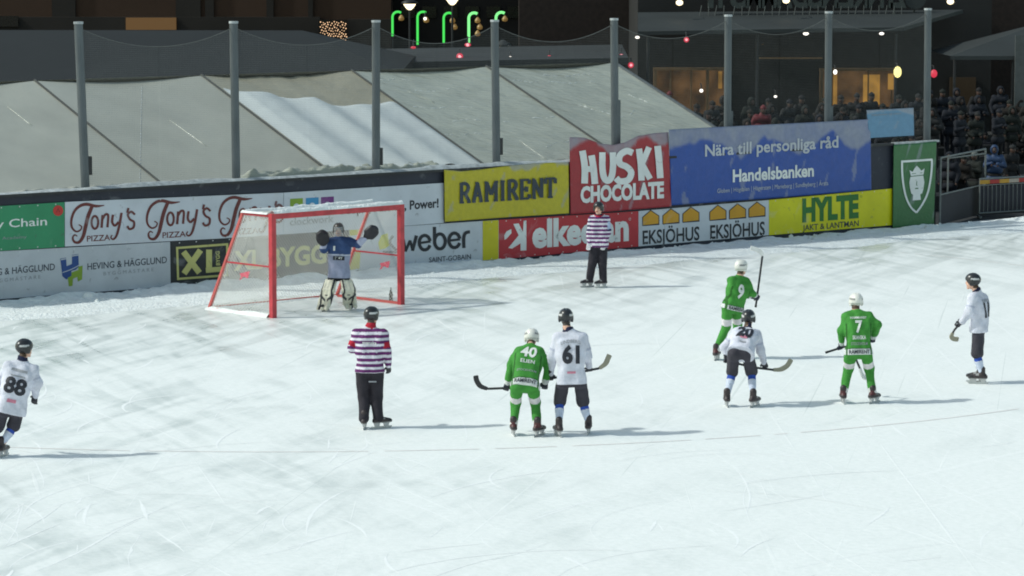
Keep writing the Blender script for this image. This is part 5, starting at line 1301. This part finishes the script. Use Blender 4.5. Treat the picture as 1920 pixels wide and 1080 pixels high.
for k, ch in enumerate(W_):
    if ch != " ": roof_letter(ch, x, "grey letter " + ch + " of the roof sign seen from behind" + {1: "", 0: ", farthest left", }.get(k, ", %s from the left" % ["", "", "third", "fourth", "fifth", "sixth", "seventh", "eighth", "ninth", "tenth", "eleventh", "twelfth", "thirteenth", "fourteenth", "fifteenth"][k] if k > 1 else ""))
    x += 14 if ch == "I" else (20 if ch == " " else 28.5)
c = atY(1716, -3, 104.6); t = thing("round_sign", c, "round grey sign plate on the roof at the end of the letters, seen from behind", "sign")
MB().tube([c - A3(0, .05, 0), c + A3(0, .05, 0)], .36, 28).build("sign_plate", M_CANO, t); MB().tube([c + A3(0, .08, 0), c + A3(0, .3, -.8)], .03, 6).build("sign_stand", M_SIGNL, t)
# --- small lamps on the facades: red and white dots of the street
def dot_lamp(px, py, Y, r, m, label, name="small_lamp", core=None, cat="lamp", flat=1.0):
    c = atY(px, py, Y); t = thing(name, c, label, cat, "small lamps shining beyond the rink")
    MB().ball(c, (r, r, r * flat), 10).build("lamp_glass", m, t, smooth=True)
    if core: MB().ball(c - A3(0, r * .75, 0), r * .5, 8).build("lamp_core", core, t, smooth=True)
    MB().tube([c + Z * r * flat * .8, c + A3(0, .05, r + .12), c + A3(0, .5, r + .14)], .02, 5).build("lamp_bracket", M_DARKM, t)
for px, py, r, fl2, core, lab in ((775, 89, .10, .5, None, "red lamp left of the fourth post, below the second neon cane"), (862, 106, .13, 1, M_REDC, "round red lamp with a pale centre above the big tent's ridge"), (877, 84, .12, .6, M_REDC, "flat red lamp just below the brightest neon cane"),
        (1165, 104, .11, .5, M_REDC, "red lamp right beside the fifth post, the upper of two"), (1183, 122, .11, 1, M_REDC, "red lamp right beside the fifth post, the lower of two"), (1287, 74.5, .10, 1, M_REDC, "red lamp under the left half of the wide canopy"),
        (1751, 138, .13, 1.2, None, "red lamp just right of the last post"), (1030, 105, .07, .4, None, "faint red lamp between the fourth and fifth posts")):
    dot_lamp(px, py, 99, r * .85, M_REDL, lab, core=core, flat=fl2)
for px, py, r, m, fl2, lab in ((957, 109, .075, M_LAMPW, 1, "tiny white lamp right of the fourth post"), (864, 123, .04, M_LAMPW, 1, "tiny white lamp under the round red one"), (797, 35, .06, M_LAMPW, 1, "tiny white lamp beside the second neon cane"), (1683, 135, .15, M_LAMPY, 1.45, "oval yellow lamp at the right end of the lit windows"),
        (1566, 135, .075, M_LAMPW, 1.3, "small pale lamp at the left end of the right lit window"), (1315, 170, .07, M_LAMPW, 1, "small white lamp before the left lit window"), (1454, 181, .06, M_LAMPW, .8, "small low lamp shining between the two lit windows")):
    dot_lamp(px, py, 99, r * .85, m, lab, flat=fl2)
for px, py, lab in ((1274, 5, "warm hanging lamp at the picture's top left of the roof letters"), (1474, 1, "warm hanging lamp among the roof letters"), (1782, 3, "warm hanging lamp right of the round sign plate")):
    dot_lamp(px, py, 103.2, .12, M_LAMP, lab, name="hanging_lamp", flat=.8)
# --- pale pointed canopy at the far right
pv = thing("pavilion_tent", atY(1850, 105, 101) * A3(1, 1, 0), "pointed grey pavilion roof at the far right edge", "tent")
a, b, tp = atY(1782, 105, 99), atY(2060, 105, 99), atY(1960, 40, 101.5)
MB().add([a, b, b + A3(0, 5, 0), a + A3(0, 5, 0), tp], [(0, 1, 4), (1, 2, 4), (2, 3, 4), (3, 0, 4)]).add([a - Z * .12, b - Z * .12, a, b], [(0, 1, 3, 2)]).build("pavilion_roof", M_CANO, pv)
bbox_between(1902, 1926, 66, 200, 98.9, .1, mat("pale_side_curtain", (.075, .085, .085), .8), pv, "side_curtain")
for px in (1790, 1899): f = atY(px, 106, 99.2); MB().tube([f * A3(1, 1, 0), f], .045, 8).build("pavilion_post", M_DARKM, pv)

# --- standing terrace with spectators
M_CONC = mat("dark_concrete_step", (.035, .035, .036), .9)
mb = MB(); dB = -N
STEP = [.4, .64, .88, 1.12, 1.36, 1.6]
for k in range(6):
    a = wall(12.5, -3.4 - 1.1 * k, 0); b = wall(50, -3.4 - 1.1 * k, 0); h = STEP[k]
    mb.box((a + b) / 2 + dB * .55 + Z * h / 2, (b - a) / 2, dB * .55, Z * h / 2)
tag(mb.build("terrace", M_CONC), kind="structure")
def spectator_proto(seed, h=1.76, hood=False, arm=0):
    rs = np.random.RandomState(seed); o = A3(0, 0, 0); P = lambda x, y, z: A3(x, y, z) * (h / 1.76)
    root = thing("spectator", o, None, None); F = A3(0, -1, 0); lean = .03 * rs.randn()
    hip = [P(-.09, 0, .92), P(.09, 0, .92)]; sh2 = [P(-.19 + lean, .01, 1.43), P(.19 + lean, .01, 1.43)]; hd = P(lean * 1.4 + .02 * rs.randn(), -.03, 1.63)
    el = [P(-.27, .02, 1.16), P(.27, .02, 1.16)]; hn = [P(-.24, -.12, .94), P(.24, -.12, .94)]
    if arm == 1: el = [P(-.26, -.06, 1.2), P(.26, -.06, 1.2)]; hn = [P(-.08, -.24, 1.28), P(.08, -.24, 1.26)]
    if arm == 2: hn = [P(-.14, -.2, 1.02), P(.12, -.2, 1.05)]
    body = [cap(hip[0], hip[1], .1), cap(P(0, .01, .95), P(lean, .01, 1.36), .09), cap(P(lean, 0, 1.42), hd, .055), ell(hd, (.078, .098, .118)), cap(hd + A3(0, -.095, .0), hd + A3(0, -.11, -.03), .012)]
    for i in (0, 1): body += [cap(sh2[i], el[i], .05, .04), cap(el[i], hn[i], .04, .03), cap(hn[i], hn[i] + A3(0, -.03, -.07), .035, .028), cap(hip[i], P((-.1, .1)[i], 0, .5), .08, .055), cap(P((-.1, .1)[i], 0, .5), P((-.1, .1)[i], .02, .06), .055, .042), cap(P((-.1, .1)[i], .03, .05), P((-.11, .11)[i], -.14, .04), .045)]
    def bc(V, i, t):
        c = np.tile(A3(*lin(78, 58, 50)), (len(V), 1)); q = V - hd  # skin darkened in its colour, as the crowd stands outside the floodlight
        c[(q[:, 1] > .01) & (q[:, 2] > -.08) & (V[:, 2] > 1.4)] = A3(.03, .024, .02); c[V[:, 2] < .12] = A3(.02, .02, .02)
        for sx in (-1, 1): c[(np.abs(q[:, 0] - sx * .032) < .016) & (np.abs(q[:, 2] - .01) < .014) & (q[:, 1] < -.05)] = .04
        return c
    skin_part(root, "body", body, bc, M_SKIN, h=.022, k=.02)
    coat = [cap(P(-.1, 0, .82), P(.1, 0, .82), .15), cap(P(-.09, 0, 1.1), P(.09, 0, 1.1), .145), cap(P(-.13 + lean, 0, 1.36), P(.13 + lean, 0, 1.36), .12), cap(P(lean, 0, 1.44), P(lean, 0, 1.5), .09, .08)]
    for i in (0, 1): coat += [cap(sh2[i], el[i], .082, .068), cap(el[i], hn[i], .066, .052)]
    skin_part(root, "coat", coat, const((1, 1, 1)), None or M_KIT, h=.022, k=.035, fold=.006, ff=20, seed=seed)
    if hood: skin_part(root, "hood", [ell(hd + A3(0, .02, .01), (.12, .125, .15))], const((1, 1, 1)), M_KIT, h=.018, k=.02, holes=[ell(hd + A3(0, -.12, -.01), (.085, .10, .11))])
    else: skin_part(root, "knit_cap", [ell(hd + A3(0, .01, .055), (.092, .11, .095)), cap(hd + A3(0, .01, .14), hd + A3(0, .01, .15), .022)], const((1, 1, 1)), M_KIT, h=.018, k=.02, cuts=[(hd + A3(0, 0, .03), A3(0, .25, -1))])
    tr = [cap(hip[0], hip[1], .115)]
    for i in (0, 1): tr += [cap(hip[i], P((-.1, .1)[i], 0, .5), .1, .078), cap(P((-.1, .1)[i], 0, .5), P((-.1, .1)[i], .02, .1), .078, .07)]
    skin_part(root, "trousers", tr, const((1, 1, 1)), M_KIT, h=.022, k=.03)
    return root
PROTO = [spectator_proto(1), spectator_proto(2, 1.84, True, 1), spectator_proto(3, 1.66, False, 2), spectator_proto(4, 1.78, True, 0), spectator_proto(5, 1.72, False, 1)]
CO = [mat("dark_coat_" + n, c, .85, var=.25, scale=8) for n, c in (("black", (.006, .006, .007)), ("navy", (.006, .008, .014)), ("brown", (.012, .009, .007)), ("green", (.007, .010, .008)), ("grey", (.014, .015, .016)))]
M_BCOAT = mat("blue_jacket", (.016, .04, .10), .6); M_RCOAT = mat("red_jacket", (.12, .012, .018), .7); M_PCOAT = mat("pale_jacket", (.11, .12, .115), .8); M_FACE = None
used = set()
def spectator(k, loc, rz, coat, capm, trm, label, group):
    src = PROTO[k]; ch = list(src.children)
    if k in used: r = src.copy(); COL.objects.link(r); kids = []
    else: r = src; used.add(k)
    for c in ch:
        if r is src: d = c
        else: d = c.copy(); COL.objects.link(d); d.parent = r
        d.location = (0, 0, 0)
        st = d.name.split(".")[0]; mm = {"coat": coat, "hood": coat, "knit_cap": capm, "trousers": trm}.get(st)
        if mm: d.material_slots[0].link = 'OBJECT'; d.material_slots[0].material = mm
    r.location = tuple(loc); r.rotation_euler = (0, 0, rz); tag(r, label, "person", group); return r
# parts of a figure keep their own places: reset origins to the figure's base
DARKLAB = "spectator in dark winter clothes in the dim crowd behind the boards"
rs = np.random.RandomState(12); yaw0 = math.atan2(N[0], -N[1])
first = True
for k in range(5):
    s = 17.0 + rs.rand() * .4
    while s < 48.0:
        q = rs.randint(5); P_ = wall(s, -3.95 - 1.1 * k + rs.randn() * .12, STEP[k])
        hx_ = 960 + FPX * P_[0] / P_[1]; hy_ = (CAMZ - P_[2] - 1.75) * FPX / P_[1] - 95; lim = 236 if hx_ < 1640 else (262 if hx_ < 1756 else 330)
        if 1262 < hx_ < 1945 and hy_ < lim and not (hx_ > 1756 and k < 2):
            spectator(q, P_, yaw0 * .6 + rs.randn() * .3, CO[rs.randint(5)], CO[rs.randint(5)], CO[rs.randint(2)], DARKLAB, "dark clothed spectators in the crowd")
        s += .60 + rs.rand() * .5
FRB = lambda px, py: ground(px, py)
sp2 = "spectators beside the barrier"
for (q, px, py, cm, km, lab) in ((1, 1864, 392, M_BCOAT, CO[0], "spectator in a blue jacket above the red and yellow striped barrier"), (0, 1893, 385, CO[0], CO[4], "spectator in black just right of the blue jacket"), (2, 1800, 402, CO[2], CO[3], "spectator in a brown coat behind the tube frame"),
        (4, 1826, 398, CO[3], M_PCOAT, "spectator with a pale knit cap behind the tube frame"), (3, 1778, 404, CO[1], CO[0], "spectator in navy nearest the green crest banner"), (3, 1888, 345, M_PCOAT, CO[0], "spectator in a pale grey jacket standing behind the others at the right edge"),
        (0, 1842, 352, CO[1], CO[0], "spectator in navy standing behind the blue jacket"), (1, 1908, 360, CO[0], CO[0], "spectator in black at the very right edge")):
    spectator(q, FRB(px, py), rs.randn() * .3, cm, km, CO[0], lab, sp2)
for (px, Y, q, cm, lab) in ((1426, 89.0, 2, M_RCOAT, "spectator in a red jacket in the crowd behind the big blue banner"), (1252, 97, 0, M_RCOAT, "spectator in a red jacket beside the big tent's gable")):
    c = atY(px, 190, Y); spectator(q, A3(c[0], Y, 1.34 if Y < 95 else 1.28), .1, cm, M_RCOAT, CO[0], lab, sp2)
# --- fence frame and barrier at the right end of the boards
M_TUBE = mat("barrier_steel", lin(112, 118, 118), .5, .4); M_DKNAVY = mat("dark_navy_tarp", (.016, .018, .028), .7)
ff_ = thing("fence_frame", ground(1800, 412), "tube fence frame hung with dark tarpaulin right of the green banner", "fence")
a0, a1, b0 = ground(1762, 424), ground(1846, 402), ground(1776, 416)
h1 = 1.85
MB().tube([a0, a0 + Z * h1, a1 + Z * h1, a1], .028, 8).build("tube_rail", M_TUBE, ff_); MB().tube([b0, b0 + Z * 1.75, a1 + Z * 1.72], .024, 8).build("tube_rail", M_TUBE, ff_); MB().tube([a0 + Z * .85, a1 + Z * .85], .02, 8).build("tube_rail", M_TUBE, ff_)
MB().box((a0 + a1) / 2 + Z * .45 + A3(0, .06, 0), (a1 - a0) / 2, A3(0, .01, 0), Z * .42).build("tarp_sheet", M_DKNAVY, ff_)
br_ = thing("crowd_barrier", ground(1885, 404), "grey crowd barrier with a red and yellow striped band at the right edge", "barrier")
a0, a1 = ground(1836, 408), ground(1945, 401); u = unit(a1 - a0)
MB().tube([a0 + Z * .12, a0 + Z * 1.08, a1 + Z * 1.08, a1 + Z * .12, a0 + Z * .12], .024, 8).build("barrier_rail", M_TUBE, br_)
L = np.linalg.norm(a1 - a0)
for k in range(1, 14): MB().tube([a0 + u * L * k / 14 + Z * .12, a0 + u * L * k / 14 + Z * .9], .009, 5).build("barrier_bar", M_TUBE, br_)
MB().tube([a0 + Z * .9, a1 + Z * .9], .014, 6).build("barrier_rail", M_TUBE, br_)
M_YB = mat("yellow_band", lin(170, 130, 40), .6); M_RB = mat("red_band", lin(150, 40, 36), .6); M_WB = mat("white_band", lin(150, 140, 130), .6)
for k in range(6):
    p0, p1 = a0 + u * L * k / 6, a0 + u * L * (k + 1) / 6
    MB().box((p0 + p1) / 2 + Z * .99 - A3(0, .035, 0), (p1 - p0) / 2, A3(0, .006, 0), Z * .055).build("striped_band", (M_YB, M_RB, M_YB, M_WB, M_RB, M_YB)[k], br_)
MB().box((a0 + a1) / 2 + Z * .45 + A3(0, .05, 0), (a1 - a0) / 2, A3(0, .01, 0), Z * .40).build("tarp_sheet", M_DKNAVY, br_)
for p_ in (a0, a1): MB().beam(p_ - A3(0, .3, -.03), p_ + A3(0, .3, .03), .06, .05).build("barrier_foot", M_TUBE, br_)
c = ground(1863, 400); t = thing("snow_shovel", c, None, None) if False else None
